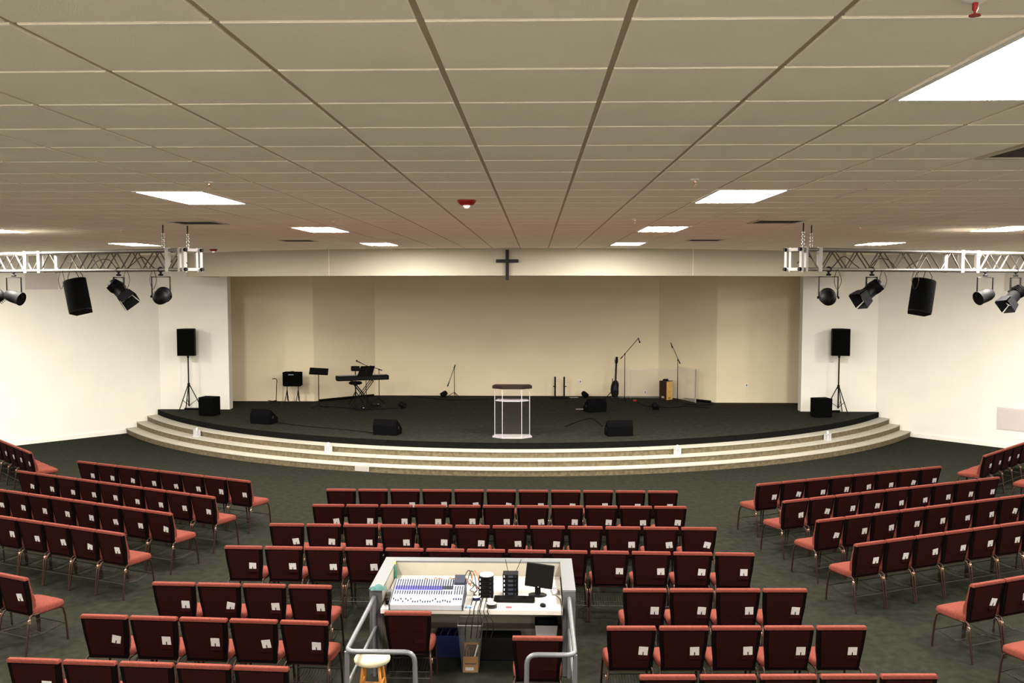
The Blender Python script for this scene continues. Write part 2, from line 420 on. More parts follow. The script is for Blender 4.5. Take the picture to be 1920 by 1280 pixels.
# red strobe alarms, sprinklers
def strobe(px, py, label):
    p = at(px, py, HC)
    t = thing('fire_alarm', label, 'fire alarm', p, 0, 'red ceiling alarms')
    mb = MB(); mb.lathe([(.088, 0), (.088, -.012), (.075, -.03), (.06, -.045), (.03, -.05)], 24); mb.build('housing', 'red', t)
    mb = MB(); mb.lathe([(.032, -.045), (.032, -.06), (.018, -.075), (.005, -.078)], 14); mb.build('strobe_lens', 'lens', t)
strobe(875, 375, 'round red fire alarm with white lens on the ceiling left of centre')
strobe(400, 467, 'small red fire alarm on the ceiling just left of the fascia')
for px, py, lb in ((392, 341, 'tiny ceiling sprinkler above the nearest left panel light'), (1303, 336, 'tiny ceiling sprinkler above the second right panel light'),
                   (625, 414, 'tiny ceiling sprinkler just above the middle left panel light'), (1190, 411, 'tiny ceiling sprinkler just above the middle right panel light'), (1829, -3, 'blurred red ceiling sprinkler at the upper right edge'),
                   (228, 430, 'small ceiling sprinkler above the left truss'), (1612, 425, 'small ceiling sprinkler above the right truss')):
    p = at(px, py, HC)
    t = thing('ceiling_sprinkler', lb, 'sprinkler', p, 0, 'ceiling sprinklers')
    mb = MB(); mb.lathe([(.035, 0), (.035, -.005), (.02, -.012)], 16); mb.build('escutcheon', 'lframe', t)
    mb = MB(); mb.lathe([(.008, -.01), (.008, -.03), (.004, -.034), (.004, -.042), (.016, -.044), (.016, -.047)], 10); mb.build('nozzle', 'red' if px in (1829,) else 'copper', t)

# cross
t = thing('wall_cross', 'black wooden cross hanging on the cream fascia above the stage', 'cross', (-0.02, 19.93, 0))
p = [atY(951, 468, 19.93).z, atY(951, 525, 19.93).z, atY(951, 489, 19.93).z]
x0 = atY(951, 489, 19.93).x
t.location = (x0, 19.97, p[1])
H_ = p[0] - p[1]
mb = MB(); mb.rbox(-.036, .036, -.03, .03, 0, H_, .006, 1, smooth=False); mb.build('upright_beam', 'cross', t)
mb = MB(); mb.rbox(-.245, .245, -.04, .02, p[2]-p[1]-.034, p[2]-p[1]+.034, .006, 1, smooth=False); mb.build('cross_beam', 'cross', t)
mb = MB(); mb.box(-.02, .02, .028, .06, .5, .56); mb.build('bracket', 'cross', t)

# ------------------------------------------------------------------ chairs
BT, BB = Vector((0, -.285, .87)), Vector((0, -.205, .43))   # back plane top / bottom (rear face)
def backcut(z):   # y of rear face at height z
    return BB.y + (BT.y - BB.y) * (z - BB.z) / (BT.z - BB.z)
CH = thing('stacking_chair', 'x', 'chair')
mb = MB()  # seat cushion with waterfall front
def seat_outline(k):
    # rounded outline, narrower at the rear; k scales towards the centre
    hw = [(-.190, .150), (-.182, .178), (-.150, .198), (-.105, .218), (-.05, .234), (.04, .2415), (.16, .2405), (.215, .228), (.238, .195), (.246, .12)]
    L = [(x, y) for y, x in hw]; L = L + [(-x, y) for x, y in L[::-1]]
    return [(x*k[0]*.965, y*k[1]) for x, y in L]
rings = [((.90, .90), .402), ((.985, .985), .410), ((1.0, 1.0), .430), ((1.0, 1.0), .462), ((.975, .975), .482), ((.90, .90), .493), ((.55, .55), .497)]
vs = []; n = len(seat_outline((1, 1))); fs = []
for k, z in rings:
    for x, y in seat_outline(k): vs.append((x, y, z - (max(0, y-.12)*.16 if z > .44 else 0)))
for i in range(len(rings)-1):
    for q in range(n): fs.append((i*n+q, i*n+(q+1) % n, (i+1)*n+(q+1) % n, (i+1)*n+q))
fs += [list(range(n)), [(len(rings)-1)*n+q for q in range(n)]]
mb.add(vs, fs, 0, True); mb.build('seat', 'fabric', CH)
def backshape(offs, zs, hw, y_extra=0.0):
    """stack of sections up the back: zs list of (z, halfwidth, rear_offset, front_offset)"""
    vs = []
    for z, w, r_, f_ in zs:
        y = backcut(z)
        vs += [(-w, y + r_, z), (w, y + r_, z), (w, y + f_, z), (-w, y + f_, z)]
    n = len(zs); fs = [(0, 3, 2, 1), ((n-1)*4, (n-1)*4+1, (n-1)*4+2, (n-1)*4+3)]
    for i in range(n-1):
        for k in range(4): fs.append((i*4+k, i*4+(k+1) % 4, (i+1)*4+(k+1) % 4, (i+1)*4+k))
    return vs, fs
mb = MB()   # front cushion, wraps over the top
zs = [(.445, .180, .03, .075), (.50, .186, .03, .10), (.58, .200, .03, .10), (.66, .214, .03, .078), (.80, .223, .03, .06), (.838, .226, .028, .058), (.839, .231, -.006, .058), (.862, .231, -.010, .052), (.874, .224, -.002, .038)]
mb.add(*backshape(None, zs, None), 0, True); mb.build('backrest', 'fabric', CH)
mb = MB()   # dark rear shell
zs = [(.42, .198, .004, .034), (.50, .203, .004, .04), (.56, .209, .004, .045), (.64, .220, .004, .045), (.72, .226, .004, .042), (.839, .231, .0, .040)]
mb.add(*backshape(None, zs, None), 0)
zs = [(.45, .168, -.003, .006), (.56, .178, -.005, .006), (.62, .182, -.005, .006), (.72, .190, -.005, .006), (.826, .194, -.003, .006)]
mb.add(*backshape(None, zs, None), 1)
BP = mb.build('back_panel', ['backedge', 'backfab'], CH, label='dark burgundy back panel')
# card pocket: a thin dark lip on the panel
mb = MB(); z0 = .588
mb.box(.055, .175, backcut(z0)-.011, backcut(z0)-.004, z0-.045, z0); mb.build('pocket', 'backfab', BP)
for s in (-1, 1):
    mb = MB(); mb.tube([(s*.205, -.17, .43), (s*.214, -.215, .415), (s*.222, -.245, .36), (s*.228, -.262, .25), (s*.232, -.285, .1), (s*.234, -.30, .006)], .0115, 8)
    mb.build('leg', 'bronze', CH)
    mb = MB(); mb.tube([(s*.205, .16, .41), (s*.215, .205, .385), (s*.222, .222, .3), (s*.228, .238, .12), (s*.230, .245, .006)], .0115, 8)
    mb.build('leg', 'bronze', CH)
mb = MB()
for s in (-1, 1):
    mb.tube([(s*.205, -.17, .415), (s*.205, .16, .405)], .010, 6)
mb.tube([(-.205, .16, .402), (.205, .16, .402)], .009, 6); mb.tube([(-.205, -.17, .41), (.205, -.17, .41)], .009, 6)
mb.build('seat_frame', 'bronze', CH)
for s in (-1, 1): MB().rbox(s*.236-.006, s*.236+.006, -.262, -.225, .345, .395, .004, 1).build('ganging_bracket', 'copper', CH, label='shiny copper ganging bracket')
mb = MB()
for y, z in ((-.27, .2), (-.05, .17), (.22, .2)): mb.tube([(-.226, y, z), (.226, y, z)], .005, 5)
for s in (-1, 1): mb.tube([(s*.19, -.27, .2), (s*.19, -.05, .17), (s*.19, .22, .2)], .004, 5)
for q in range(13):
    x = -.18 + q * .03; mb.tube([(x, -.27, .205), (x, -.22, .172), (x, .15, .172), (x, .2, .2)], .0025, 4)
mb.build('book_rack', 'wire', CH)

CARD = thing('pocket_card', 'x', 'card')
mb = MB(); mb.box(-.044, .044, -.0015, .0015, -.042, .045); mb.box(-.035, .035, -.0022, -.0015, .028, .032, 1); mb.box(.0, .035, -.0022, -.0015, .010, .013, 1)
mb.build('card_sheet', ['card', 'lgrey'], CARD)
mb = MB(); mb.box(-.0035, .0035, -.006, -.002, -.043, -.008); PEN = mb.build('pencil_stub', 'blue', CARD)
PEN2 = PEN.data.copy(); PEN2.materials[0] = M['black']
chair_used = [False]; card_used = [False]
CHAIRS = []
def place_chair(x, y, rz, label, group, card=None, cgroup=None, sx=1.0):
    o = dup(CH) if chair_used[0] else CH; chair_used[0] = True
    o.location = (x, y, 0); o.rotation_euler = (0, 0, rz)
    o['label'] = label; o['group'] = group
    if card:
        c = dup(CARD) if card_used[0] else CARD; card_used[0] = True
        zc = random.uniform(.615, .632); tilt = R(random.choice([-8, -3, -2, 0, 0, 2, 3, 4, 12]))
        lp = Vector((random.uniform(.105, .122), backcut(zc) - .0105, zc))
        c.location = Matrix.Rotation(rz, 4, 'Z') @ lp + Vector((x, y, 0))
        lean = math.atan2(BB.y - BT.y, BT.z - BB.z)
        c.rotation_euler = (Matrix.Rotation(rz, 4, 'Z') @ Matrix.Rotation(lean, 4, 'X') @ Matrix.Rotation(tilt, 4, 'Y')).to_euler()
        c['label'] = card; c['group'] = cgroup
        if random.random() < .55:
            for ch in c.children:
                if ch.name.startswith('pencil'): ch.data = PEN2
def row(px0, py0, px1, py1, n, block, rowno, frm, pitch=None, extra=0, skip=(), nocard=(), angle=None):
    """row of chairs whose back tops run between two picture points; frm: 'left' counts from its left end, else from the aisle end"""
    a = at(px0, py0, .87); b = at(px1, py1, .87)
    d = (b - a); L_ = d.length; d.normalize()
    if pitch is None: pitch = L_ / n
    if frm == 'aisle_right': start = b; sgn = -1; d0 = d
    else: start = a; sgn = 1; d0 = d
    if angle is not None: d0 = Vector((math.cos(R(angle)), math.sin(R(angle)), 0))
    rz = math.atan2(d0.y, d0.x)
    nrm = Vector((-d0.y, d0.x, 0))
    for i in range(n + extra):
        if i in skip: continue
        c = start + d0 * sgn * pitch * (i + .5) - nrm * (BT.y + .0)
        w = 'the aisle' if frm.startswith('aisle') else 'the left'
        k = ORD[i + 1]
        place = ('in the %s row %s' % (ORD[rowno], block)) if block.startswith(('left of', 'right of')) else 'in the %s row of the %s block' % (ORD[rowno], block)
        plc2 = ('%s row %s' % (ORD[rowno], block)) if block.startswith(('left of', 'right of')) else '%s row of the %s block' % (ORD[rowno], block)
        lab = 'burgundy padded chair, %s from %s %s' % (k, w, place)
        cl = None if i in nocard else 'white card on the %s chair from %s, %s' % (k, w, plc2)
        place_chair(c.x, c.y, rz, lab, 'burgundy chairs of the seating rows', cl, 'white cards tucked into the chair backs')
CB = 'centre'
row(609, 917, 1274, 921, 11, CB, 1, 'left', nocard=(0, 1))
row(583, 946, 1290, 950, 11, CB, 2, 'left')
row(502, 982, 1347, 990, 12, CB, 3, 'left')
row(418, 1024, 1418, 1038, 13, CB, 4, 'left', nocard=(4, 5, 6, 7, 8))
row(282, 1092, 623, 1099, 4, 'left of the sound booth', 1, 'left')
row(147, 1153, 617, 1167, 5, 'left of the sound booth', 2, 'left')
row(8, 1235, 543, 1253, 5, 'left of the sound booth', 3, 'left')
row(1166, 1105, 1517, 1105, 4, 'right of the sound booth', 1, 'left')
row(1135, 1176, 1629, 1175, 5, 'right of the sound booth', 2, 'left')
row(1196, 1268, 1763, 1266, 5, 'right of the sound booth', 3, 'left')
row(143, 864, 468, 902, 8, 'left', 1, 'aisle_right')
row(30, 882, 401, 932, 9, 'left', 2, 'aisle_right')
row(14, 920, 320, 963, 7, 'left', 3, 'aisle_right', pitch=.492, extra=1)
row(36, 973, 230, 1001, 4, 'left', 4, 'aisle_right', pitch=.488, extra=2)
row(0, 1073, 47, 1085, 1, 'left', 5, 'aisle_right', pitch=.488, extra=1, angle=-23)
row(1420, 908, 1767, 874, 8, 'right', 1, 'aisle')
row(1469, 940, 1876, 894, 9, 'right', 2, 'aisle')
row(1533, 976, 1920, 928, 8, 'right', 3, 'aisle', extra=1)
row(1605, 1021, 1923, 978, 6, 'right', 4, 'aisle', pitch=.492, extra=1)
row(1824, 1097, 1887, 1083, 1, 'right', 5, 'aisle', pitch=.492, extra=1, angle=23.5)
row(1965, 1170, 2040, 1150, 1, 'right', 6, 'aisle', pitch=.492, angle=23.5, nocard=(0,))
row(0, 825, 55, 848, 4, 'far left', 1, 'aisle_right', pitch=.49, extra=2, angle=-44)
row(-90, 850, -62, 862, 1, 'far left', 2, 'aisle_right', pitch=.49, angle=-44, nocard=(0,))
row(1848, 854, 1920, 836, 4, 'far right', 1, 'aisle', pitch=.49, extra=2, angle=44)
row(1958, 872, 2000, 860, 1, 'far right', 2, 'aisle', pitch=.49, angle=44, nocard=(0,))
# two loose chairs inside the sound booth
for (px0, px1, py, lb) in ((720, 808, 1148, 'single burgundy chair behind the mixing desk, beside the cream stool'), (958, 1058, 1195, 'single burgundy chair inside the booth by the right handrail')):
    a = at(px0, py, .87); b = at(px1, py, .87); c = (a + b) / 2
    place_chair(c.x, c.y - BT.y, 0, lb, 'loose chairs in the sound booth')

# ------------------------------------------------------------------ sound booth
BF, BK = 9.29, 10.37            # booth front/back
HB, TH = 0.92, 0.13
def bx(px, py, z): return at(px, py, z)
xl = at(718, 1056, HB).x - 0.01; xr = at(1072, 1058, HB).x
xl2 = at(690, 1115, HB).x; xl = (xl + xl2) / 2
t = thing('sound_booth', 'cream and grey U-shaped sound booth counter in the middle of the chairs', 'counter', ((xl+xr)/2, BK, 0))
ox = (xl + xr) / 2; W2 = (xr - xl) / 2
def bl(mb): # world->local helper via transform
    return mb
mb = MB()
mb.box(-W2, -W2+TH-.012, BF-BK, 0, 0, HB-.02, 0); mb.build('side_wall', 'boothin', t)
mb = MB(); mb.box(W2-TH+.012, W2, BF-BK, 0, 0, HB-.02, 0); mb.build('side_wall', 'boothin', t)
mb = MB(); mb.box(-W2+TH-.012, W2-TH+.012, -TH, 0, 0, HB-.02, 0); mb.build('rear_wall', 'boothin', t)
mb = MB(); y0 = BF-BK
cap = [(-W2-.008, y0-.008), (-W2+TH, y0-.008), (-W2+TH, -TH), (W2-TH, -TH), (W2-TH, y0-.008), (W2+.008, y0-.008), (W2+.008, .008), (-W2-.008, .008)]
mb.prism(cap, 'z', HB-.02, HB); mb.build('counter_cap', 'boothw', t, label='grey counter cap')
for s in (-1, 1):
    mb = MB(); a, b = (-W2-.006, -W2+TH-.002) if s < 0 else (W2-TH+.002, W2+.006)
    mb.box(a, b, y0-.006, y0, 0, HB-.02); mb.build('end_panel', 'boothout', t, label='dark grey end panel')
mb = MB(); mb.box(-W2+TH-.01, W2-TH+.01, -.30, -TH, 0, .2); mb.build('plinth', 'boothin', t)
# desk surface
DZ = .75
t = thing('desk_top', 'white laminate desk top holding the mixing console and computer', 'desk', (ox, BK-TH, 0))
dxl = -W2+TH+.002; dxr = W2-TH-.002
mb = MB(); yf = at(960, 1144, DZ).y - (BK - TH)
mb.box(dxl, dxr, yf, -.002, DZ-.045, DZ); mb.build('worktop', 'deskw', t)
for s in (-1, 1):
    mb = MB(); mb.box((dxl if s < 0 else dxr-.03), (dxl+.03 if s < 0 else dxr), -.35, -.17, DZ-.16, DZ-.046); mb.build('support_bracket', 'boothin', t)

def on_desk(px, py, z=DZ): return at(px, py, z)
# mixing console
fl = on_desk(729, 1137, DZ+.03); fr = on_desk(868, 1140, DZ+.03)
mw = (fr - fl).length; mc = (fl + fr) / 2
t = thing('mixing_console', 'large white and violet mixing console on the left of the desk', 'mixer', (mc.x, mc.y, DZ), 0)
D_ = .50; z1, z2 = .055, .16
mb = MB(); mb.prism([(0, .004), (0, z1), (D_, z2), (D_, .02)], 'x', -mw/2+.012, mw/2-.012, 0); mb.build('chassis', 'lgrey', t)
for s in (-1, 1):
    mb = MB(); x = s*(mw/2-.006); mb.prism([(-.006, 0), (-.006, z1+.008), (D_+.006, z2+.012), (D_+.006, .0)], 'x', x-.006, x+.006); mb.build('side_cheek', 'knob', t)
sl = math.atan2(z2-z1, D_)
TS = Tr(0, 0, z1, rx=sl)
mb = MB(); mb.box(-mw/2+.014, mw/2-.014, .004, D_*1.02, 0.0005, .002, 0, TS); mb.build('control_surface', 'mixer', t)
mb = MB(); mb.box(-mw/2+.02, mw/2-.24, .285, .375, .002, .0035, 0, TS); mb.build('violet_strip', 'violet', t, label='violet blue channel strip')
mb = MB(); mb.box(-mw/2+.02, mw/2-.25, .262, .280, .002, .0035, 0, TS); mb.build('label_strip', 'skyb', t, label='pale blue strip')
mb = MB(); mb.box(mw/2-.25, mw/2-.13, .30, .375, .002, .0035, 0, TS); mb.box(-mw/2+.02, mw/2-.12, .17, .174, .002, .003, 0, TS); mb.build('group_strip', 'knob', t)
mb = MB(); mb.prism([(.385, z1+.385*math.sin(sl)), (.385, z1+.385*math.sin(sl)+.03), (D_+.01, z2+.05), (D_+.01, z2)], 'x', mw/2-.125, mw/2-.014); mb.build('meter_bridge', 'knob', t)
mb = MB()
nch = 24; xa, xb = -mw/2+.035, mw/2-.14
for q in range(nch):
    x = xa + (xb-xa)*q/(nch-1)
    for r_, y in enumerate((.21, .235, .258, .31, .33, .35, .368, .395, .415, .44, .465, .49)):
        mb.lathe([(.0065, .002), (.0055, .012)], 6, T=TS @ Tr(x, y, 0))
for q in range(4):
    for y in (.21, .235, .26, .29, .32, .35): mb.lathe([(.0065, .002), (.0055, .012)], 6, T=TS @ Tr(mw/2-.105+q*.025, y, 0))
k_ = mb.build('knob_bank', 'knob', t); k_['kind'] = 'stuff'
for q in range(nch + 4):
    x = xa + (xb-xa)*q/(nch-1) if q < nch else mw/2-.105+(q-nch)*.025
    y = random.choice((.055, .08, .11, .06)); mb = MB()
    mb.box(x-.0015, x+.0015, .03, .15, .002, .003, 0, TS); mb.box(x-.006, x+.006, y-.008, y+.008, .003, .013, 0, TS)
    mb.build('fader', 'bluep' if q >= nch else 'knob', t)
# orange cables at the back of the console
def cable(name, pts, r, m, label, cat='cable', group=None, n=6, sub=6):
    P = [Vector(p) for p in pts]; out = []
    for i in range(len(P)-1):
        p0, p1, p2, p3 = P[max(i-1, 0)], P[i], P[i+1], P[min(i+2, len(P)-1)]
        for k in range(sub):
            u = k / sub
            out.append(0.5*((2*p1) + (p2-p0)*u + (2*p0-5*p1+4*p2-p3)*u*u + (3*p1-p0-3*p2+p3)*u**3))
    out.append(P[-1])
    o = MB().tube(out, r, n).build(name, m); return tag(o, label, cat, group)
yb = mc.y + D_ + .035
for i, (m, lb) in enumerate((('orange', 'orange signal cable bundle looping behind the mixing console'), ('wire', 'dark audio cable running behind the mixing console'), ('orange', 'reddish cable lying behind the right end of the console'))):
    pts = []
    for q in range(9):
        pts.append((mc.x - .12 + i*.05 + q*.055, yb + .012*i + random.uniform(-.006, .006), DZ + .02 + .14*abs(math.sin(q*1.1+i*1.7))))
    cable('audio_cable', pts, .005, m, lb, group='cables behind the console')
# item maker on desk: small things
def rackunit(base_, w, d_, h, i, m1, label, group, rz=0):
    t = thing('wireless_receiver', label, 'receiver', (base_.x, base_.y, base_.z + i*h), rz, group)
    mb = MB(); mb.rbox(-w/2, w/2, 0, d_, .002, h-.002, .003, 1, smooth=False); mb.build('case', 'black', t)
    mb = MB(); mb.box(-w/2+.012, -w/2+.02, -.003, 0, .012, h-.012); mb.build('indicator', 'lens', t)
    mb = MB(); mb.box(-.025, .03, -.002, 0, .012, h-.012); mb.build('display', 'screen' if m1 else 'knob', t)
    mb = MB(); mb.lathe([(.007, 0), (.006, .01)], 10, T=Tr(w/2-.03, 0, h/2, rx=PI/2)); mb.build('knob', 'knob', t)
pos = ['bottom', 'second from the bottom', 'middle', 'second from the top', 'top']
b0 = on_desk(911, 1121)
for i in range(5): rackunit(b0, .155, .14, .045, i, True, 'black wireless receiver with white light, %s of the stack beside the mixer' % pos[i], 'receivers stacked beside the mixer')
b1 = on_desk(957, 1117)
for i in range(5): rackunit(b1, .165, .14, .047, i, False, 'black wireless receiver, %s of the stack beside the monitor' % pos[i], 'receivers stacked beside the monitor')
for dx in (-.03, .06):
    o = MB().tube([(b1.x+dx, b1.y+.12, DZ+.236), (b1.x+dx*1.9, b1.y+.13, DZ+.36)], .003, 5).build('antenna', 'black')
    tag(o, 'thin black antenna leaning %s on top of the stack beside the monitor' % ('left' if dx < 0 else 'right'), 'antenna')
t = thing('disc_player', 'silver round disc player lying on top of the receiver stack', 'disc player', (b0.x+.005, b0.y+.06, DZ+.2255))
mb = MB(); mb.lathe([(.06, 0), (.075, .006), (.075, .018), (.06, .024)], 24); mb.build('body', 'white', t)
mb = MB(); mb.lathe([(.045, .024), (.04, .027)], 20); mb.build('lid', 'tapeside', t)
# monitor
p = on_desk(1008, 1119)
t = thing('computer_monitor', 'black flat computer monitor tilted on the right of the desk', 'monitor', (p.x, p.y+.06, DZ), R(-8))
mb = MB(); mb.rbox(-.15, .15, -.03, .012, .085, .335, .008, 2, T=Tr(0, 0, 0, rx=R(-9), ry=R(5))); mb.build('screen_housing', 'black', t)
mb = MB(); mb.box(-.137, .137, -.032, -.0305, .10, .322, 0, Tr(0, 0, 0, rx=R(-9), ry=R(5))); mb.build('screen', 'screen', t)
mb = MB(); mb.rbox(-.03, .03, .0, .03, .012, .14, .006, 1); mb.build('neck', 'black', t)
mb = MB(); mb.lathe([(.10, 0), (.10, .008), (.08, .014)], 24, sy=.75); mb.build('stand_base', 'black', t)
mb = MB(); mb.box(-.006, .006, -.034, -.0315, .088, .097, 0, Tr(0, 0, 0, rx=R(-9), ry=R(5))); mb.build('badge', 'silver', t)
# keyboard
p0 = on_desk(925, 1129); p1 = on_desk(1003, 1131); pc = (p0+p1)/2
t = thing('computer_keyboard', 'black computer keyboard in front of the monitor', 'keyboard', (pc.x, pc.y, DZ+.001), R(-1))
wk = .215
mb = MB(); mb.prism([(0, 0), (0, .014), (.15, .026), (.15, 0)], 'x', -wk, wk); mb.build('case', 'black', t)
mb = MB()
for r_ in range(5):
    for q in range(18):
        x = -wk+.012 + q*(2*wk-.024)/18; y = .012 + r_*.026
        mb.box(x, x+.019, y, y+.02, .015+y*.08, .022+y*.08)
mb.build('keys', 'blackm', t)['kind'] = 'stuff'
# mouse + pad
p = on_desk(1018, 1137)
o = MB().rbox(-.11, .11, -.065, .10, 0, .004, .0018, 1).build('mouse_pad', 'lgrey', loc=(p.x+.01, p.y, DZ)); tag(o, 'light grey mouse pad at the right end of the desk', 'mouse pad')
t = thing('computer_mouse', 'small black computer mouse on the grey pad', 'mouse', (p.x, p.y, DZ+.0045), R(20))
mb = MB(); mb.lathe([(.026, 0), (.03, .008), (.026, .022), (.012, .03)], 16, sy=1.4); mb.build('body', 'black', t)
mb = MB(); mb.rbox(-.005, .005, .012, .03, .022, .031, .002, 1); mb.build('scroll_wheel', 'lgrey', t)
# power block with sockets
p = on_desk(1040, 1110)
t = thing('power_strip', 'white power strip with round sockets behind the mouse pad', 'power strip', (p.x, p.y, DZ), R(5))
mb = MB(); mb.rbox(-.03, .03, -.06, .09, 0, .04, .008, 2); mb.build('body', 'white', t)
for q in range(4):
    mb = MB(); mb.lathe([(.011, .04), (.011, .042)], 12, T=Tr(-.012 + .024*(q % 2), -.035 + .05*(q//2), 0)); mb.build('socket', 'pinkred' if q < 2 else 'knob', t)
# tape rolls etc.
def roll(px, py, r_, h, m1, m2, lb):
    p = on_desk(px, py)
    t = thing('tape_roll', lb, 'tape', (p.x, p.y, DZ)); n = 24
    vs = []; 
    mb = MB(); prof = [(r_*.5, 0), (r_, 0), (r_, h), (r_*.5, h)]
    mb.lathe(prof, n, cap=False); mb.lathe([(r_*.5, h), (r_*.5, 0)], n, cap=False); mb.build('tape', m1, t)
    mb = MB(); mb.lathe([(r_*.45, 0), (r_*.49, 0), (r_*.49, h+.001), (r_*.45, h+.001), (r_*.45, 0)], n, cap=False)
    mb.lathe([(r_*.5, h+.0008), (r_*.93, h+.0008)], n, cap=False); mb.build('core', m2, t)
roll(922, 1138, .055, .042, 'tape', 'tapeside', 'thick black roll of tape at the front edge of the desk')
roll(893, 1124, .04, .03, 'bluep', 'white', 'blue roll of tape beside the mixing console')
for nm, px, py, s, m, lb, ct in (('marker_cap', 954, 1139, (.03, .012, .014), 'pinkred', 'small red plastic cap lying on the white desk', 'cap'),
                             ('eraser', 985, 1137, (.028, .014, .012), 'lgrey', 'small pale eraser lying right of the red cap', 'eraser'),
                             ('battery_pack', 879, 1139, (.03, .016, .02), 'skyb', 'small light blue packet at the front edge beside the mixer', 'packet'),
                             ('note_card', 901, 1130, (.05, .03, .004), 'white', 'white note card beside the blue tape roll', 'card'),
                             ('adapter', 918, 1128, (.018, .02, .035), 'white', 'white plug adapter in front of the receiver stack', 'adapter'),
                             ('phone_charger', 731, 1113, (.02, .045, .04), 'white', 'small white box left of the mixing console', 'charger'),
                             ('headphone_case', 727, 1130, (.025, .05, .04), 'black', 'black case in the left corner of the desk', 'case')):
    p = on_desk(px, py); o = MB().rbox(-s[0], s[0], -s[1], s[1], 0, s[2], min(s)*.25, 2).build(nm, m, loc=(p.x, p.y, DZ), rz=R(random.uniform(-15, 15))); tag(o, lb, ct)
p = on_desk(743, 1082)
t = thing('green_spray_bottle', 'dark green bottle with yellow cap behind the console', 'bottle', (p.x-.015, p.y-.02, DZ))
mb = MB(); mb.lathe([(.028, 0), (.03, .06), (.024, .12), (.01, .14), (.01, .16)], 14); mb.build('body', 'green', t)
mb = MB(); mb.lathe([(.013, .16), (.013, .185)], 12); mb.build('cap', 'yellow', t)
# folded teal cloth on the left counter
p = at(707, 1104, HB)
mb = MB()
nx, ny = 14, 10; vs = []; fs = []
for j in range(ny+1):
    for i in range(nx+1):
        u, v = i/nx*2-1, j/ny*2-1; e = max(0, 1 - (abs(u)**3)) * max(0, 1 - abs(v)**3)
        vs.append((u*.085*(1+.12*math.sin(3*v)), v*.055*(1+.15*math.sin(2.5*u)), .003 + e*(.035 + .012*math.sin(6*u+3*v))))
for j in range(ny):
    for i in range(nx): a = j*(nx+1)+i; fs.append((a, a+1, a+nx+2, a+nx+1))
mb.add(vs, fs, 0, True); o = mb.build('folded_cloth', 'tealc', loc=(p.x+.01, p.y, HB), rz=R(12)); tag(o, 'crumpled teal cloth on the left corner of the booth counter', 'cloth')
# clutter of black cables between mixer and receivers and hanging from the desk
ye = on_desk(900, 1144).y
for i in range(6):
    p = on_desk(884 + i*6, 1112 + (i % 3)*7)
    cable('black_cable', [(p.x-.03, p.y+.16, DZ+.10+.01*i), (p.x+.02, p.y+.10, DZ+.05), (p.x-.02+.01*i, p.y+.04, DZ+.02), (p.x+.03, p.y-.03, DZ+.012), (p.x+.02, ye+.02, DZ+.012), (p.x+.02, ye-.012, DZ-.02), (p.x-.02+.02*i, ye-.02, DZ-.14), (p.x-.03+.015*i, ye+.02, DZ-.30)], .0045 + .001*(i % 2), 'wire',
          'black cable hanging over the desk edge, strand %s from the left' % ORD[i+1], group='cables hanging over the desk edge')
for i in range(3):
    p = on_desk(868 + i*7, 1095 + i*4)
    cable('wall_cable', [(p.x, p.y+.05, DZ+.012), (p.x+.03, p.y+.13, DZ+.09+.03*i), (p.x+.07, p.y+.10, DZ+.12), (p.x+.10, p.y+.02, DZ+.02), (p.x+.06, p.y-.02, DZ+.012)], .005, ['wire', 'wire', 'orange'][i],
          'loop of %s cable between the mixer and the receivers, %s loop' % (['black', 'black', 'orange'][i], ['left', 'middle', 'right'][i]), group='cable loops between mixer and receivers')
p = on_desk(1044, 1118)
cable('mouse_cable', [(p.x-.05, p.y+.02, DZ+.012), (p.x, p.y-.02, DZ+.012), (p.x+.035, p.y-.16, DZ+.01), (p.x+.04, ye-.015, DZ-.01), (p.x+.045, ye-.02, DZ-.2), (p.x+.04, ye, DZ-.35)], .004, 'wire', 'black mouse cable dropping at the right end of the desk')
# clear bin with cardboard box
p = at(882, 1262, 0)
t = thing('clear_plastic_bin', 'tall clear plastic bin standing on the carpet under the desk', 'bin', (p.x, p.y+.09, 0))
mb = MB(); w0, w1, hh = .085, .13, .53
def ring(w, z): return [(-w, -w, z), (w, -w, z), (w, w, z), (-w, w, z)]
mb.add(ring(w0, .003) + ring(w1, hh), [(0, 1, 2, 3), (0, 1, 5, 4), (1, 2, 6, 5), (2, 3, 7, 6), (3, 0, 4, 7)]); mb.build('bin_wall', 'binclear', t)
mb = MB(); mb.tube(ring(w1, hh), .005, 6, closed=True); mb.build('rim', 'acedge', t)
t2 = thing('cardboard_box', 'small open brown cardboard box inside the clear bin', 'box', (p.x, p.y+.09, .006))
w = .078
for nm, (a, b, c, d2) in (('front', (-w, w, -w, -w+.004)), ('back', (-w, w, w-.004, w)), ('left', (-w, -w+.004, -w+.004, w-.004)), ('right', (w-.004, w, -w+.004, w-.004))):
    MB().box(a, b, c, d2, 0, .17 if nm != 'back' else .26).build('box_wall', 'card_board', t2)
MB().box(-w+.004, w-.004, -w+.004, w-.004, 0, .004).build('box_floor', 'card_board', t2)
mb = MB(); mb.box(-.055, .035, -w-.001, -w, .02, .055); mb.build('address_label', 'card', t2)
mb = MB(); mb.box(-.06, .06, -w-.001, -w, .085, .10); mb.build('printed_band', 'rwood', t2)
for i in range(4):
    cable('coiled_cable', [(p.x-.05+.025*i, p.y+.07, .03), (p.x-.06+.03*i, p.y+.06, .2), (p.x-.03+.025*i, p.y+.09, .27), (p.x+.0+.02*i, p.y+.10, .2), (p.x-.01+.02*i, p.y+.1, .03)], .006, 'wire', 'black cable loop sticking out of the cardboard box, %s of four' % ORD[i+1], group='cables in the cardboard box')
o = MB().tube([(p.x+.03, p.y+.05, .12), (p.x+.075, p.y+.07, .28)], .008, 8).build('rolled_paper', 'white'); tag(o, 'white rolled paper leaning in the cardboard box', 'paper')
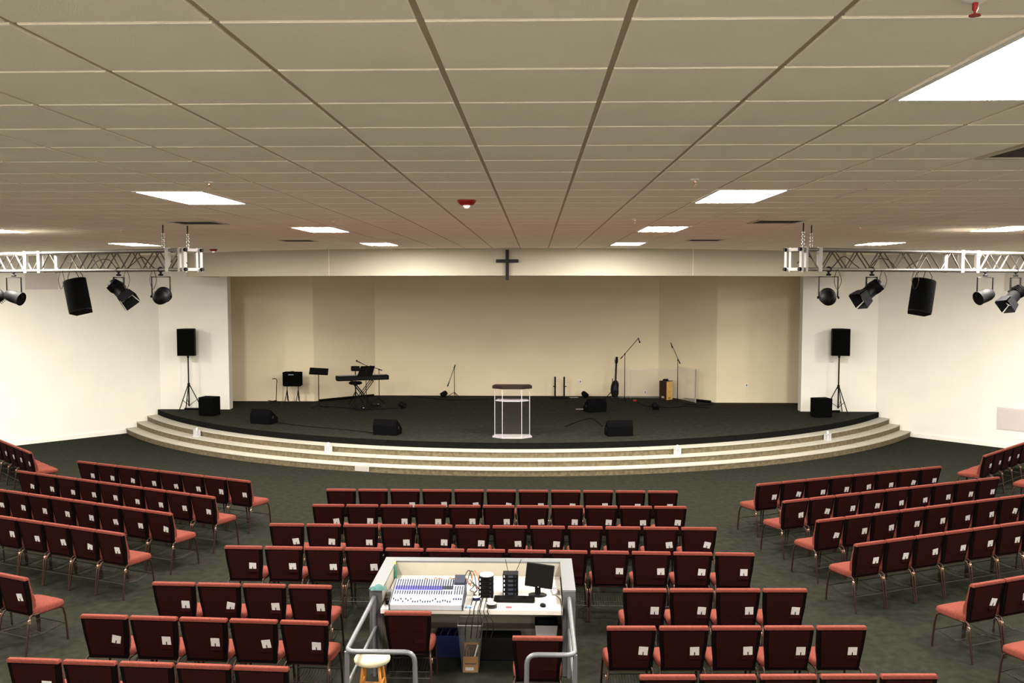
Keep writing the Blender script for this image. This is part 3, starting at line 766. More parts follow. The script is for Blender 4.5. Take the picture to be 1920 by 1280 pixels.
# blue crate
p = at(842, 1240, 0)
t = thing('blue_crate', 'blue plastic crate on the floor under the desk behind the chair', 'crate', (p.x, p.y+.24, 0))
for (a, b, c, d2) in ((-.16, .16, -.12, -.11), (-.16, .16, .11, .12), (-.16, -.15, -.11, .11), (.15, .16, -.11, .11)):
    MB().box(a, b, c, d2, 0.0, .24).build('crate_side', 'bluep', t)
MB().box(-.15, .15, -.11, .11, 0, .01).build('crate_floor', 'bluep', t)
for i in range(3): cable('blue_cable', [(p.x-.1+.07*i, p.y+.2, .02), (p.x-.12+.08*i, p.y+.22, .2), (p.x-.06+.08*i, p.y+.26, .27), (p.x-.03+.08*i, p.y+.26, .05)], .008, 'bluep', 'blue cable coil in the crate, %s from the left' % ORD[i+1], group='blue cables in the crate')
# amplifier rack
p = at(934, 1250, 0)
t = thing('amplifier_rack', 'black amplifier rack on the floor beneath the desk', 'amplifier', (p.x, p.y+.15, 0))
mb = MB(); mb.rbox(-.24, .24, 0, .22, .0, .26, .01, 1); mb.build('case', 'black', t)
for q in range(3):
    mb = MB(); mb.box(-.22, .22, -.004, 0, .02+q*.08, .09+q*.08); f = mb.build('front_plate', 'blackm', t)
mb = MB(); mb.lathe([(.008, 0), (.008, .004)], 10, T=Tr(.2, -.004, .13, rx=PI/2)); mb.build('power_light', 'lens', t)
# white waste bin on the right
p = at(1034, 1215, 0)
px_ = min(p.x, xr-TH-.16)
t = thing('white_waste_bin', 'white waste bin with black liner under the right end of the desk', 'bin', (px_, 9.93, 0))
mb = MB(); mb.add(ring(.09, 0) + ring(.125, .34), [(3, 2, 1, 0), (0, 1, 5, 4), (1, 2, 6, 5), (2, 3, 7, 6), (3, 0, 4, 7)]); mb.build('bin_wall', 'white', t)
mb = MB(); mb.add(ring(.127, .345) + ring(.10, .315) + ring(.06, .24), [(0, 1, 5, 4), (1, 2, 6, 5), (2, 3, 7, 6), (3, 0, 4, 7), (4, 5, 9, 8), (5, 6, 10, 9), (6, 7, 11, 10), (7, 4, 8, 11), (8, 9, 10, 11)]); mb.build('liner', 'black', t)
# stool
p = at(698, 1229, .66)
t = thing('bar_stool', 'round cream topped wooden stool behind the left handrail', 'stool', (p.x, p.y, 0))
mb = MB(); mb.lathe([(.13, .60), (.155, .607), (.166, .62), (.168, .64), (.160, .655), (.13, .662), (.0, .664)], 32); mb.build('seat', 'cream', t)
for i in range(4):
    a = PI/4 + i*PI/2; mb = MB(); mb.tube([(.10*math.cos(a), .10*math.sin(a), .605), (.20*math.cos(a), .20*math.sin(a), .0)], [.016, .014], 10); mb.build('leg', 'wood', t)
for i in range(4):
    a, b = PI/4+i*PI/2, PI/4+(i+1)*PI/2
    for z in ((.42, .22) if i % 2 else (.36, .18)):
        r_ = .10 + .10*(.605-z)/.605; mb = MB(); mb.tube([(r_*math.cos(a), r_*math.sin(a), z), (r_*math.cos(b), r_*math.sin(b), z)], .009, 8); mb.build('rung', 'wood', t)
# handrails
def rail(name_lb, pts, pts2, posts):
    t = thing('handrail', name_lb, 'handrail', pts[0])
    o = t.location.copy()
    def sm(pp, r_=.022):
        # round the inner corners
        P = [Vector(q) - o for q in pp]; out = [P[0]]
        for i in range(1, len(P)-1):
            a = (P[i-1]-P[i]); b = (P[i+1]-P[i]); k = min(.09, a.length*.45, b.length*.45)
            a.normalize(); b.normalize()
            for u in [0, .2, .4, .6, .8, 1]:
                p0, p2 = P[i]+a*k, P[i]+b*k
                out.append(p0*(1-u)**2 + P[i]*2*u*(1-u) + p2*u*u)
        out.append(P[-1]); return out
    MB().tube(sm(pts), .0225, 12).build('top_rail', 'rail', t)
    MB().tube(sm(pts2), .019, 12).build('middle_rail', 'rail', t)
    for q in posts: MB().tube([Vector(q[0]) - o, Vector(q[1]) - o], .021, 12).build('post', 'rail', t)
zr = .84
A0 = Vector((at(699, 1131, zr).x, BF-.03, zr)); A1 = at(645, 1221, zr); A2 = at(775, 1229, zr)
A0.x = A1.x = (A0.x + A1.x)/2
A2.y = A1.y
m0 = Vector((A0.x+.015, BF-.03, .52)); m1 = Vector((A1.x, A1.y, .52)); m2 = Vector((A2.x, A2.y, .52))
rail('grey tubular handrail attached to the left end of the sound booth', [A0, A1, A2, (A2.x+.02, A2.y-.01, .0)], [m0, m1, m2], [((A1.x, A1.y+.03, zr-.01), (A1.x, A1.y+.03, 0)), ((A0.x, BF-.04, zr), (A0.x, BF-.04, 0))])
B0 = Vector((at(1069, 1134, zr).x, BF-.03, zr)); B1 = at(1078, 1228, zr); B2 = at(988, 1233, zr)
B1.x = B0.x = (B0.x+B1.x)/2; B2.y = B1.y
m0 = Vector((B0.x-.0, BF-.03, .52)); m1 = Vector((B1.x, B1.y, .52)); m2 = Vector((B2.x, B2.y, .52))
rail('grey tubular handrail attached to the right end of the sound booth', [B0, B1, B2, (B2.x-.01, B2.y-.01, 0)], [m0, m1, m2], [((B1.x, B1.y+.03, zr-.01), (B1.x, B1.y+.03, 0)), ((B0.x, BF-.04, zr), (B0.x, BF-.04, 0))])

# ------------------------------------------------------------------ lighting trusses
TZ0, TZ1 = 4.26, 4.56
def truss(e0, ang_, L_, lb, side):
    d = Vector((math.cos(ang_), math.sin(ang_), 0))
    t = thing('lighting_truss', lb, 'truss', (e0.x, e0.y, TZ0), ang_, 'aluminium lighting trusses')
    S = .28; hb = .30 - .05
    zl, zu = .022, .022 + .255
    ys = (0, S)
    segs = [(.0, .30), (.33, 2.9), (2.93, 3.2), (3.25, L_)]
    for y in ys:
        for z in (zl, zu):
            MB().tube([(0.0, y, z), (L_, y, z)], .022, 10).build('chord', 'alu', t)
    for (a, b) in segs[1:]:
        if b - a < .5: continue
        n = max(1, round((b-a)/.44)); st = (b-a)/n
        for yi, y in enumerate(ys):
            off = 0 if yi == 0 else st/2
            pts = []
            for i in range(n + (0 if yi else 0)):
                x = a + i*st + off
                if x + st > b + .01: break
                pts += [(x+.02, y, zl), (x+st/2, y, zu)]
            pts.append((min(pts[-1][0] + st/2 - .02, b), y, zl))
            if yi: pts = [(a, y, zu)] + pts
            MB().tube(pts, .011, 6).build('lattice', 'alu', t)
        for z in (zl, zu):
            pts = []
            for i in range(n): pts += [(a+i*st+.02, 0, z), (a+i*st+st/2, S, z)]
            pts.append((b, 0, z)); MB().tube(pts, .0085, 6).build('lattice', 'alu', t)
    MB().tube([(.10, 0, zu), (.28, 0, zl)], .01, 6).build('lattice', 'alu', t)
    for x in (.0, .075, .30, 2.91, 3.22):
        w_ = .018 if x < .3 else .03
        fr = MB(); w2 = .022
        for y in ys: fr.box(x-w_, x+w_, y-w2, y+w2, zl-.03, zu+.03)
        for z in (zl, zu): fr.box(x-w_, x+w_, w2, S-w2, z-.02, z+.02)
        fr.build('end_frame', 'aluw', t, label='bright aluminium frame plate')
    for y in ys:
        for z in (zl, zu): MB().lathe([(.026, 0), (.024, .03)], 14, T=Tr(-.015, y, z, ry=-PI/2)).build('coupler', 'black', t, label='black coupler end')
    return t, d
def tz(px, py, zt): return at(px, py, zt)
eL = atY(345, 488, 11.8); eR = atY(1503, 486, 11.8)
angL = PI - R(26); angR = R(26)
# left truss local x runs to the left/back; its front face is local y=0 side -> flip by shifting
def truss_pt(side, px):
    e = eL if side == 'L' else eR; d = Vector((math.cos(angL), math.sin(angL), 0)) if side == 'L' else Vector((math.cos(angR), math.sin(angR), 0))
    r_ = ray(px, 500); k = r_.x / r_.y
    # CAM.x + k*y = e.x + s*d.x ; y = e.y + s*d.y
    s = (CAM.x + k*e.y - e.x) / (d.x - k*d.y)
    return e + d*s
LR = 6.2
tR, dR = truss(Vector((eR.x, eR.y, 0)), angR, LR, 'aluminium lighting truss hanging at the right, its open end towards the cross', 'R')
# left: mirror so that the box extends away from the camera
endL = Vector((eL.x, eL.y, 0)) + Vector((math.cos(angL), math.sin(angL), 0))*LR
tL, dL = truss(Vector((eL.x, eL.y, 0)), angL, LR, 'aluminium lighting truss hanging at the left, its open end towards the cross', 'L')
tL.scale = (1, -1, 1)
def chain(p, zt, zb_, lb):
    t = thing('hanging_chain', lb, 'chain', (p.x, p.y, zt), 0, 'chains holding the trusses')
    L_ = zt - zb_; cut = .34
    MB().tube([(0, 0, 0), (0, 0, -L_*cut)], .009, 6).build('rod', 'rust', t)
    n = int(L_*(1-cut)/.024); mb = MB()
    for i in range(n):
        z = -L_*cut - .012 - i*.024
        pts = [(.016*math.cos(a), 0, z + .018*math.sin(a)) for a in [2*PI*q/8 for q in range(8)]]
        if i % 2: pts = [(0, x, z_) for x, _, z_ in pts]
        mb.tube(pts, .006, 5, closed=True)
    mb.build('chain_links', 'chain', t)['kind'] = 'stuff'
nL = Vector((-math.sin(angL), math.cos(angL), 0)) * -1; nR = Vector((-math.sin(angR), math.cos(angR), 0))
chain(truss_pt('L', 307), HC, TZ1-.01, 'left chain of the pair holding the left truss')
chain(truss_pt('L', 322) + nL*.28, HC, TZ1-.01, 'right chain of the pair holding the left truss')
chain(truss_pt('R', 1505), HC, TZ1-.01, 'left chain of the pair holding the right truss')
chain(truss_pt('R', 1549) + nR*.28, HC, TZ1-.01, 'right chain of the pair holding the right truss')
for s, sg in (('L', nL), ('R', nR)):
    e = (eL if s == 'L' else eR) + Vector((math.cos(angL if s == 'L' else angR), math.sin(angL if s == 'L' else angR), 0))*5.6
    chain(e, HC, TZ1-.01, 'far chain at the outer end of the %s truss' % ('left' if s == 'L' else 'right'))

def clamp(t, top, y=0):
    mb = MB(); mb.tube([(0, y, top+.022+.03*math.cos(a)) if False else (.0+.028*math.sin(a), y, top+.022+.028*math.cos(a)) for a in [2*PI*q/12 for q in range(12)]], .012, 6, closed=True)
    mb.tube([(0, y, top-.01), (0, y, top-.055)], .014, 8); mb.rbox(-.03, .03, y-.02, y+.02, top-.06, top-.035, .006, 1)
    mb.build('clamp', 'blackm', t)
def yoke(t, w, top, low, thick=.010, m='blackm', rz=0):
    mb = MB(); T_ = Tr(rz=rz)
    mb.tube([(-w, 0, low), (-w, 0, top), (w, 0, top), (w, 0, low)], thick, 6, T=T_)
    mb.build('yoke', m, t)
def aim(D, z):
    D = Vector(D).normalized(); q = Vector((0, 0, -1)).rotation_difference(D)
    return Matrix.Translation((0, 0, z)) @ q.to_matrix().to_4x4()
def par_can(p, lb, drop=.30, yawr=0, tilt=R(70), size=1.0, m='black', D=None):
    """can lamp on a U yoke; axis direction: tilt from straight down"""
    t = thing('par_spotlight', lb, 'spotlight', (p.x, p.y, TZ0), yawr, 'spotlights on the trusses')
    clamp(t, 0); w = .115*size
    yoke(t, w, -.075, -drop)
    T_ = Tr(0, 0, -drop, rx=tilt) if D is None else aim(D, -drop)
    mb = MB(); mb.lathe([(.03, .15), (.075, .125), (.095, .07), (.1, .0), (.1, -.11), (.107, -.115), (.107, -.125)], 24, T=T_ @ Matrix.Scale(size, 4), cap=False)
    mb.lathe([(.03, .151), (.0, .153)], 24, T=T_ @ Matrix.Scale(size, 4), cap=False); mb.build('can', m, t)
    mb = MB(); mb.lathe([(.098, -.10), (.05, -.085), (.0, -.08)], 24, T=T_ @ Matrix.Scale(size, 4), cap=False); mb.build('lens', 'screen', t)
    for s in (-1, 1):
        mb = MB(); mb.lathe([(.016, 0), (.016, .02)], 10, T=Tr(s*w, 0, -drop, ry=s*PI/2)); mb.build('knob', 'blackm', t)
    return t
def fresnel(p, lb, drop=.27, yawr=0, tilt=R(-50), doors=True, D=None):
    t = thing('stage_spotlight', lb, 'spotlight', (p.x, p.y, TZ0), yawr, 'spotlights on the trusses')
    clamp(t, 0); yoke(t, .07, -.08, -drop, .014)
    T_ = Tr(0, 0, -drop, rx=tilt) if D is None else aim(D, -drop)
    mb = MB(); mb.lathe([(.05, .16), (.075, .15), (.085, .08), (.08, .0), (.088, -.02), (.088, -.10), (.095, -.11), (.095, -.13)], 20, T=T_, cap=True); mb.build('housing', 'black', t)
    mb = MB()
    for q in range(4): mb.rbox(-.09, .09, -.09, .09, .02+q*.025, .026+q*.025, .002, 1, T=T_)
    mb.build('cooling_fins', 'black', t)
    for q in range(4):
        mb = MB(); T2 = T_ @ Tr(rz=q*PI/2+.3) @ Tr(0, .092, -.13, rx=R(9))
        mb.add([(-.085, 0, 0), (.085, 0, 0), (.10, 0, -.14), (-.10, 0, -.14), (-.085, .004, 0), (.085, .004, 0), (.10, .004, -.14), (-.10, .004, -.14)], [(0, 1, 2, 3), (7, 6, 5, 4), (0, 4, 5, 1), (1, 5, 6, 2), (2, 6, 7, 3), (3, 7, 4, 0)], 0, False, T2)
        mb.build('barn_door', 'shroud', t)
    return t
def hung_speaker(p, lb, yawr, tx, ty, drop=.15):
    t = thing('hanging_speaker', lb, 'speaker', (p.x, p.y, TZ0), yawr, 'speakers hanging from the trusses')
    T_ = Tr(0, 0, -drop, rx=tx, ry=ty)
    # round-fronted cabinet: half round front, flat tapering back
    out = [(.155*math.sin(a), -.10*math.cos(a)-.03) for a in [R(-90+q*15) for q in range(13)]] + [(.11, .14), (-.11, .14)]
    mb = MB(); mb.prism(out, 'z', -.47, 0, 0, T_); mb.build('cabinet', 'black', t)
    out2 = [(.157*math.sin(a), -.104*math.cos(a)-.03) for a in [R(-88+q*11) for q in range(17)]]
    mb = MB(); n = len(out2)
    mb.add([(x, y, -.455) for x, y in out2] + [(x, y, -.015) for x, y in out2], [(i, i+1, n+i+1, n+i) for i in range(n-1)], 0, True, T_); mb.build('grille', 'grille', t)
    mb = MB(); mb.lathe([(.06, .0), (.065, .006), (.05, .008)], 16, T=T_, sy=.6); mb.build('top_plate', 'knob', t)
    for dx, dy in ((-.10, .02), (.02, .09), (.10, -.0)):
        a = T_ @ Vector((dx, dy, 0)); mb = MB(); mb.tube([a, (a.x*1.05, a.y, a.z*.5), (dx*.7, 0.0, 0.0)], .005, 5); mb.build('hanging_cable', 'rust', t)
    return t
cL = Vector((0, 0, 0))
par_can(truss_pt('L', 301), 'round black spotlight nearest the open end of the left truss', drop=.335, yawr=R(8), tilt=R(100), size=1.02)
fresnel(truss_pt('L', 222), 'black spotlight with barn doors on the left truss, aimed down right', drop=.25, D=(.72, -.30, -.62))
hung_speaker(truss_pt('L', 140), 'black tilted speaker hanging under the left truss', R(12), R(-14), R(-13), drop=.12)
par_can(truss_pt('L', 25), 'black spotlight on the left truss near the left picture edge', drop=.36, D=(.9, -.1, -.28), size=.95)
fresnel(truss_pt('L', -12), 'partly cut spotlight at the left picture edge under the truss', drop=.40, D=(-.6, -.3, -.6))
par_can(truss_pt('R', 1554), 'round black spotlight nearest the open end of the right truss', drop=.345, yawr=R(-12), tilt=R(98), size=1.02)
fresnel(truss_pt('R', 1635), 'black spotlight with barn doors on the right truss, aimed down left', drop=.25, D=(-.74, -.30, -.55))
hung_speaker(truss_pt('R', 1733), 'black tilted speaker hanging under the right truss', R(-10), R(-14), R(10), drop=.12)
par_can(truss_pt('R', 1848), 'stubby black spotlight on the right truss, right of the hanging speaker', drop=.34, D=(-.85, -.25, -.30), size=.95)
fresnel(truss_pt('R', 1905), 'grey doored spotlight on the right truss at the right picture edge', drop=.33, D=(-.65, -.30, -.60))
# loose cables along the trusses
for s, pa, pb in (('L', 345, 110), ('R', 1500, 1740)):
    pts = []
    for q in range(12):
        p = truss_pt(s, pa + (pb-pa)*q/11); pts.append((p.x, p.y-.0+.14*(1 if q % 2 else .9), TZ0 + .10 + .10*math.sin(q*1.9)))
    cable('truss_cable', pts, .006, 'rust', 'loose dark cable woven along the %s truss' % ('left' if s == 'L' else 'right'))
for s, px, lb in (('L', 240, 'thin power cable looping beside the barn door spotlight, left truss'), ('L', 290, 'thin power cable looping beside the round spotlight, left truss'), ('L', 118, 'thin power cable looping beside the hanging speaker, left truss'),
                  ('R', 1570, 'thin power cable looping beside the round spotlight, right truss'), ('R', 1655, 'thin power cable looping beside the barn door spotlight, right truss'), ('R', 1715, 'thin power cable looping beside the hanging speaker, right truss')):
    p = truss_pt(s, px)
    cable('power_cable', [(p.x, p.y-.03, TZ0+.02), (p.x+.04, p.y-.05, TZ0-.12), (p.x-.01, p.y-.05, TZ0-.24), (p.x-.05, p.y-.04, TZ0-.12), (p.x-.02, p.y-.04, TZ0+.01)], .004, 'rust', lb, group='power cables under the trusses')
# wall grilles
def on_splay(side, px, py):
    # intersection of the view ray with the splayed wall
    d = ray(px, py)
    # right wall: x + y = WX + WY ; left: -x + y = WX + WY
    s = 1 if side == 'R' else -1
    tt = (WX + WY - s*CAM.x - CAM.y) / (s*d.x + d.y)
    return CAM + d*tt
def grille(side, px, py, w_, h_, lb):
    p = on_splay(side, px, py); rz = R(-45) if side == 'R' else R(45)
    t = thing('wall_grille', lb, 'vent', p, rz)
    mb = MB(); mb.box(-w_/2, w_/2, -.012, 0, -h_/2, h_/2); mb.build('frame', 'vent', t)
    mb = MB(); n = int(h_/.03)
    for q in range(n): z = -h_/2+.02+q*(h_-.04)/n; mb.box(-w_/2+.02, w_/2-.02, -.018, -.012, z, z+.014)
    mb.build('louver', 'vent', t)
grille('L', 78, 527, .78, .42, 'grey return air grille on the left wall behind the truss')
grille('R', 1905, 525, .50, .55, 'grey return air grille high on the right wall behind the truss')
grille('R', 1908, 787, .95, .56, 'pale grey return air grille low on the right wall')

# ------------------------------------------------------------------ stage things
def st(px, py): return at(px, py, SZ)
def tripod_speaker(px, py, lb1, lb2, yawr, sub, sublb, subyaw, side):
    p = st(px, py); p.y = 24.78
    p.x = atY(px, py, p.y).x
    t = thing('speaker_stand', lb1, 'stand', (p.x, p.y, SZ), 0, 'tripod speaker stands')
    MB().tube([(0, 0, .14), (0, 0, 1.62)], .018, 10).build('pole', 'blackm', t)
    MB().lathe([(.034, .68), (.034, .78)], 12).build('collar', 'blackm', t)
    for i in range(3):
        a = R(5 + 120*i) if side < 0 else R(175 - 120*i); mb = MB(); mb.tube([(.03*math.cos(a), .03*math.sin(a), .72), (.38*math.cos(a), .38*math.sin(a), .012)], .012, 8)
        lg = mb.build('leg', 'blackm', t); mb = MB(); mb.tube([(0.01, 0, .16), (.24*math.cos(a), .24*math.sin(a), .34)], .007, 6); mb.build('brace', 'blackm', lg)
    # speaker box
    zt = atY(px, 616, p.y).z; zb_ = atY(px, 666, p.y).z
    t2 = thing('loudspeaker', lb2, 'speaker', (p.x, p.y, zb_), yawr, 'loudspeakers on tripod stands')
    h_ = zt - zb_; w2 = .235
    out = [(-w2, -.19), (w2, -.19), (w2, -.05), (.13, .19), (-.13, .19), (-w2, -.05)]
    mb = MB(); mb.prism(out, 'z', 0, h_); mb.build('cabinet', 'black', t2)
    mb = MB(); mb.rbox(-w2+.012, w2-.012, -.205, -.188, .015, h_-.015, .006, 1); mb.build('grille', 'grille', t2)
    mb = MB(); mb.lathe([(.03, 0), (.03, -.06)], 12); mb.build('pole_socket', 'blackm', t2)
    t.location.z = SZ
    for ch in t.children:
        if ch.name.startswith('pole'):
            for v in ch.data.vertices:
                if v.co.z > 1: v.co.z = zb_ - SZ - .06
    # subwoofer
    q = st(*sub)
    t3 = thing('subwoofer', sublb, 'speaker', (q.x, q.y, SZ), subyaw, 'subwoofers on the stage')
    mb = MB(); mb.rbox(-.22, .22, 0, .36, .012, .50, .012, 2, smooth=False); mb.build('cabinet', 'carpetbox', t3)
    mb = MB(); mb.rbox(-.205, .205, -.014, .0, .03, .485, .005, 1); mb.build('grille', 'grille', t3)
    for a in (-.19, .19):
        for b in (.04, .32): MB().lathe([(.02, 0), (.02, .014)], 10, T=Tr(a, b, 0)).build('rubber_foot', 'black', t3)
tripod_speaker(355, 775, 'black tripod stand at the left end of the stage', 'black loudspeaker on the tripod stand at the left end of the stage', R(5), (386, 780), 'black subwoofer box beside the left tripod stand', R(-12), -1)
tripod_speaker(1571, 777, 'black tripod stand at the right end of the stage', 'black loudspeaker on the tripod stand at the right end of the stage', R(-5), (1546, 783), 'black subwoofer box beside the right tripod stand', R(12), 1)

def wedge(px, py, lb, rz, w=.58, side=1, flip=False):
    p = st(px, py)
    t = thing('floor_monitor', lb, 'speaker', (p.x, p.y, SZ), rz, 'wedge monitor speakers on the stage')
    pr = [(0, 0.005), (-.015, .23), (.07, .37), (.36, .13), (.34, 0.005)]
    if flip: pr = [(-a+.34, b) for a, b in pr]
    mb = MB(); mb.prism(pr, 'x', -w/2, w/2); mb.build('cabinet', 'carpetbox', t)
    # grille on the sloping face
    a, b = pr[2], pr[3]; n_ = Vector((0, -(a[1]-b[1]), -(b[0]-a[0]))); 
    dx = Vector((0, b[0]-a[0], b[1]-a[1])); nn = Vector((0, -dx.z, dx.y)).normalized()*(1 if not flip else -1)
    A, B = Vector((0, a[0], a[1])) + dx*.06, Vector((0, a[0], a[1])) + dx*.94
    mb = MB(); wv = w/2-.02
    vs = []
    for off in (-.002, .008):
        for P in (A, B):
            for x in (-wv, wv): vs.append((x, P.y + nn.y*off, P.z + nn.z*off))
    mb.add(vs, [(0, 1, 3, 2), (4, 6, 7, 5), (0, 4, 5, 1), (2, 3, 7, 6), (0, 2, 6, 4), (1, 5, 7, 3)]); mb.build('grille', 'grille', t)
    for s in (-1, 1):
        mb = MB(); mb.lathe([(.035, 0), (.038, .003), (.03, .004)], 14, T=Tr(s*w/2, .15 if not flip else .19, .17, ry=s*PI/2)); mb.build('side_handle', 'knob', t)
    return t
wedge(487, 795, 'black wedge monitor farthest left on the stage carpet', R(-22))
wedge(721, 816, 'black wedge monitor near the stage edge, left of the pulpit', R(-14))
wedge(1163, 818, 'black wedge monitor near the stage edge, right of the pulpit', R(8), w=.60)
wedge(1120, 773, 'black wedge monitor farther back, in front of the guitar', R(20), w=.54)

# pulpit
p = st(960, 822)
t = thing('pulpit', 'clear acrylic pulpit with dark wooden top at the stage front', 'pulpit', (p.x, p.y, SZ))
k = 20.6/1706
X1, X2 = .205, .405
def hexo(s=1.0): return [(-.455*s, .16), (-.215*s, -.02), (.215*s, -.02), (.455*s, .16), (.40*s, .40), (-.40*s, .40)]
HP = 1.20
mb = MB(); mb.prism(hexo(), 'z', 0.0, .035); mb.build('base', 'acedge', t, label='clear acrylic base')
mb = MB(); mb.prism(hexo(), 'z', HP-.07, HP-.012); mb.prism([(x*.99, y) for x, y in hexo()], 'z', HP-.012, HP); mb.build('top', 'dwood', t, label='dark wooden top')
mb = MB(); mb.prism([(-.38, .17), (-.2, .03), (.2, .03), (.38, .17), (.34, .37), (-.34, .37)], 'z', .84, .865); mb.build('shelf', 'acedge', t)
cor = [(-.40, .17), (-.22, .0), (.22, .0), (.40, .17)]
for i in range(3):
    (xa, ya), (xb, yb_) = cor[i], cor[i+1]
    mb = MB(); mb.add([(xa, ya, .035), (xb, yb_, .035), (xb, yb_, HP-.07), (xa, ya, HP-.07)], [(0, 1, 2, 3)]); mb.build('acrylic_panel', 'acrylic', t)
for (xa, ya) in cor:
    mb = MB(); mb.box(xa-.008, xa+.008, ya-.006, ya+.006, .035, HP-.07); mb.build('panel_edge', 'acedge', t, label='bright panel edge')  # edge glow put into the pale colour of these strips

# music stand
p = st(598, 766)
t = thing('music_stand', 'black music stand on the left of the stage', 'music stand', (p.x, p.y, SZ), R(10))
MB().tube([(0, 0, .05), (0, 0, 1.0)], .011, 8).build('pole', 'blackm', t)
for i in range(3):
    a = R(30+120*i); MB().tube([(0, 0, .10), (.25*math.cos(a), .25*math.sin(a), .008)], .008, 6).build('leg', 'blackm', t)
mb = MB(); mb.box(-.26, .26, -.006, .006, -.02, .26, 0, Tr(0, 0, .98, rx=R(-55), ry=R(4))); mb.box(-.26, .26, -.05, 0, -.03, -.02, 0, Tr(0, 0, .98, rx=R(-55), ry=R(4))); mb.build('desk', 'blackm', t)

# guitar stand with hook, amplifier on stand
p = atY(519, 752, 26.35); 
t = thing('instrument_stand', 'thin black instrument stand with hooked top, far left of the stage', 'stand', (p.x, p.y, SZ))
MB().tube([(-.02, 0, .0), (.0, 0, .55), (.015, 0, .68), (-.01, 0, .74), (-.08, 0, .745), (-.12, .0, .73)], .011, 8).build('hooked_pole', 'blackm', t)
MB().tube([(-.25, -.02, .10), (-.12, -.04, .085), (-.02, 0, .10)], .012, 6).build('cradle_arm', 'blackm', t)
for s in (-1, 1): MB().tube([(-.02, 0, .1), (s*.14-.02, -.1, .008)], .009, 6).build('foot', 'blackm', t)
p = atY(549, 757, 26.35)
t = thing('amplifier_stand', 'pair of black tripod legs carrying the keyboard amplifier', 'stand', (p.x, p.y, SZ))
for x in (-.16, .17):
    MB().tube([(x, 0, .1), (x, 0, .53)], .012, 8).build('upright', 'blackm', t)
    for i in range(3): a = R(90+120*i); MB().tube([(x, 0, .42), (x+.075*math.cos(a), .16*math.sin(a), .008)], .011, 6).build('leg', 'blackm', t)
MB().box(-.24, .24, -.1, .1, .525, .54).build('tray', 'blackm', t)
zt = atY(549, 697, 26.35).z
t = thing('instrument_amplifier', 'black instrument amplifier with pale badge, raised on a stand', 'amplifier', (p.x, p.y, SZ+.541), R(-6))
h_ = zt-SZ-.541
mb = MB(); mb.rbox(-.265, .265, -.11, .13, 0, h_, .018, 2, smooth=False); mb.build('cabinet', 'carpetbox', t)
mb = MB(); mb.box(-.24, .24, -.116, -.109, .03, h_-.11); mb.build('grille', 'grille', t)
mb = MB(); mb.box(-.08, .08, -.118, -.110, h_-.085, h_-.06); mb.build('badge', 'lgrey', t)
mb = MB(); mb.rbox(-.05, .05, -.005, .03, h_, h_+.02, .006, 1); mb.build('handle', 'black', t)

# electric piano with X stand
p = st(676, 765)
KX, KY = p.x, p.y
kz = atY(680, 712, KY).z - SZ
rk = R(20)
t = thing('keyboard_stand', 'black double braced X stand under the stage piano', 'stand', (KX+.05, KY, SZ), rk)
for y in (-.12, .12):
    for s in (-1, 1):
        mb = MB()
        for off in (-.03, .03):
            mb.tube([(s*.30+off, y, .02), (-s*.28+off, y, kz-.02)], .011, 6)
        mb.build('brace', 'blackm', t)
for s in (-1, 1):
    MB().tube([(s*.30, -.2, .02), (s*.30, .2, .02)], .014, 8).build('foot_bar', 'blackm', t)
    MB().tube([(s*.28, -.17, kz-.018), (s*.28, .17, kz-.018)], .014, 8).build('rest_bar', 'blackm', t)
t = thing('stage_piano', 'long black stage piano, seen from behind, left part of the stage', 'piano', (KX+.05, KY, SZ+kz), rk)
mb = MB(); mb.rbox(-.72, .74, -.17, .17, 0, .125, .015, 2, smooth=False); mb.build('body', 'black', t)
mb = MB(); mb.box(-.66, .68, .02, .165, .124, .132); mb.build('keybed', 'lgrey', t)
mb = MB(); mb.box(-.66, .68, -.176, -.17, .03, .09); mb.build('rear_panel', 'blackm', t)
mb = MB(); mb.prism([(-.22, 0), (.20, 0), (.27, .28), (-.13, .28)], 'y', -.008, .008, 0, Tr(.08, -.06, .125, rx=R(12))); mb.build('music_rest', 'black', t)
# throne behind
q = atY(667, 760, KY+.62)
t = thing('padded_throne', 'black padded throne with backrest behind the stage piano', 'stool', (q.x, q.y, SZ))
sz = atY(667, 717, q.y).z - SZ
MB().lathe([(.15, sz-.05), (.19, sz-.03), (.19, sz+.01), (.15, sz+.03), (0, sz+.035)], 24).build('seat', 'black', t)
MB().tube([(0, 0, .2), (0, 0, sz-.04)], .018, 8).build('pole', 'blackm', t)
for i in range(3):
    a = R(-90+120*i); MB().tube([(0, 0, sz*.62), (.25*math.cos(a), .25*math.sin(a), .01)], .012, 8).build('leg', 'blackm', t)
bz = atY(664, 692, q.y).z - SZ
MB().tube([(-.03, .12, sz-.03), (-.04, .2, sz+.1), (-.04, .2, bz)], .014, 8).build('back_support', 'blackm', t)
MB().rbox(-.17, .09, .17, .23, bz-.075, bz+.075, .03, 3).build('backrest', 'black', t)

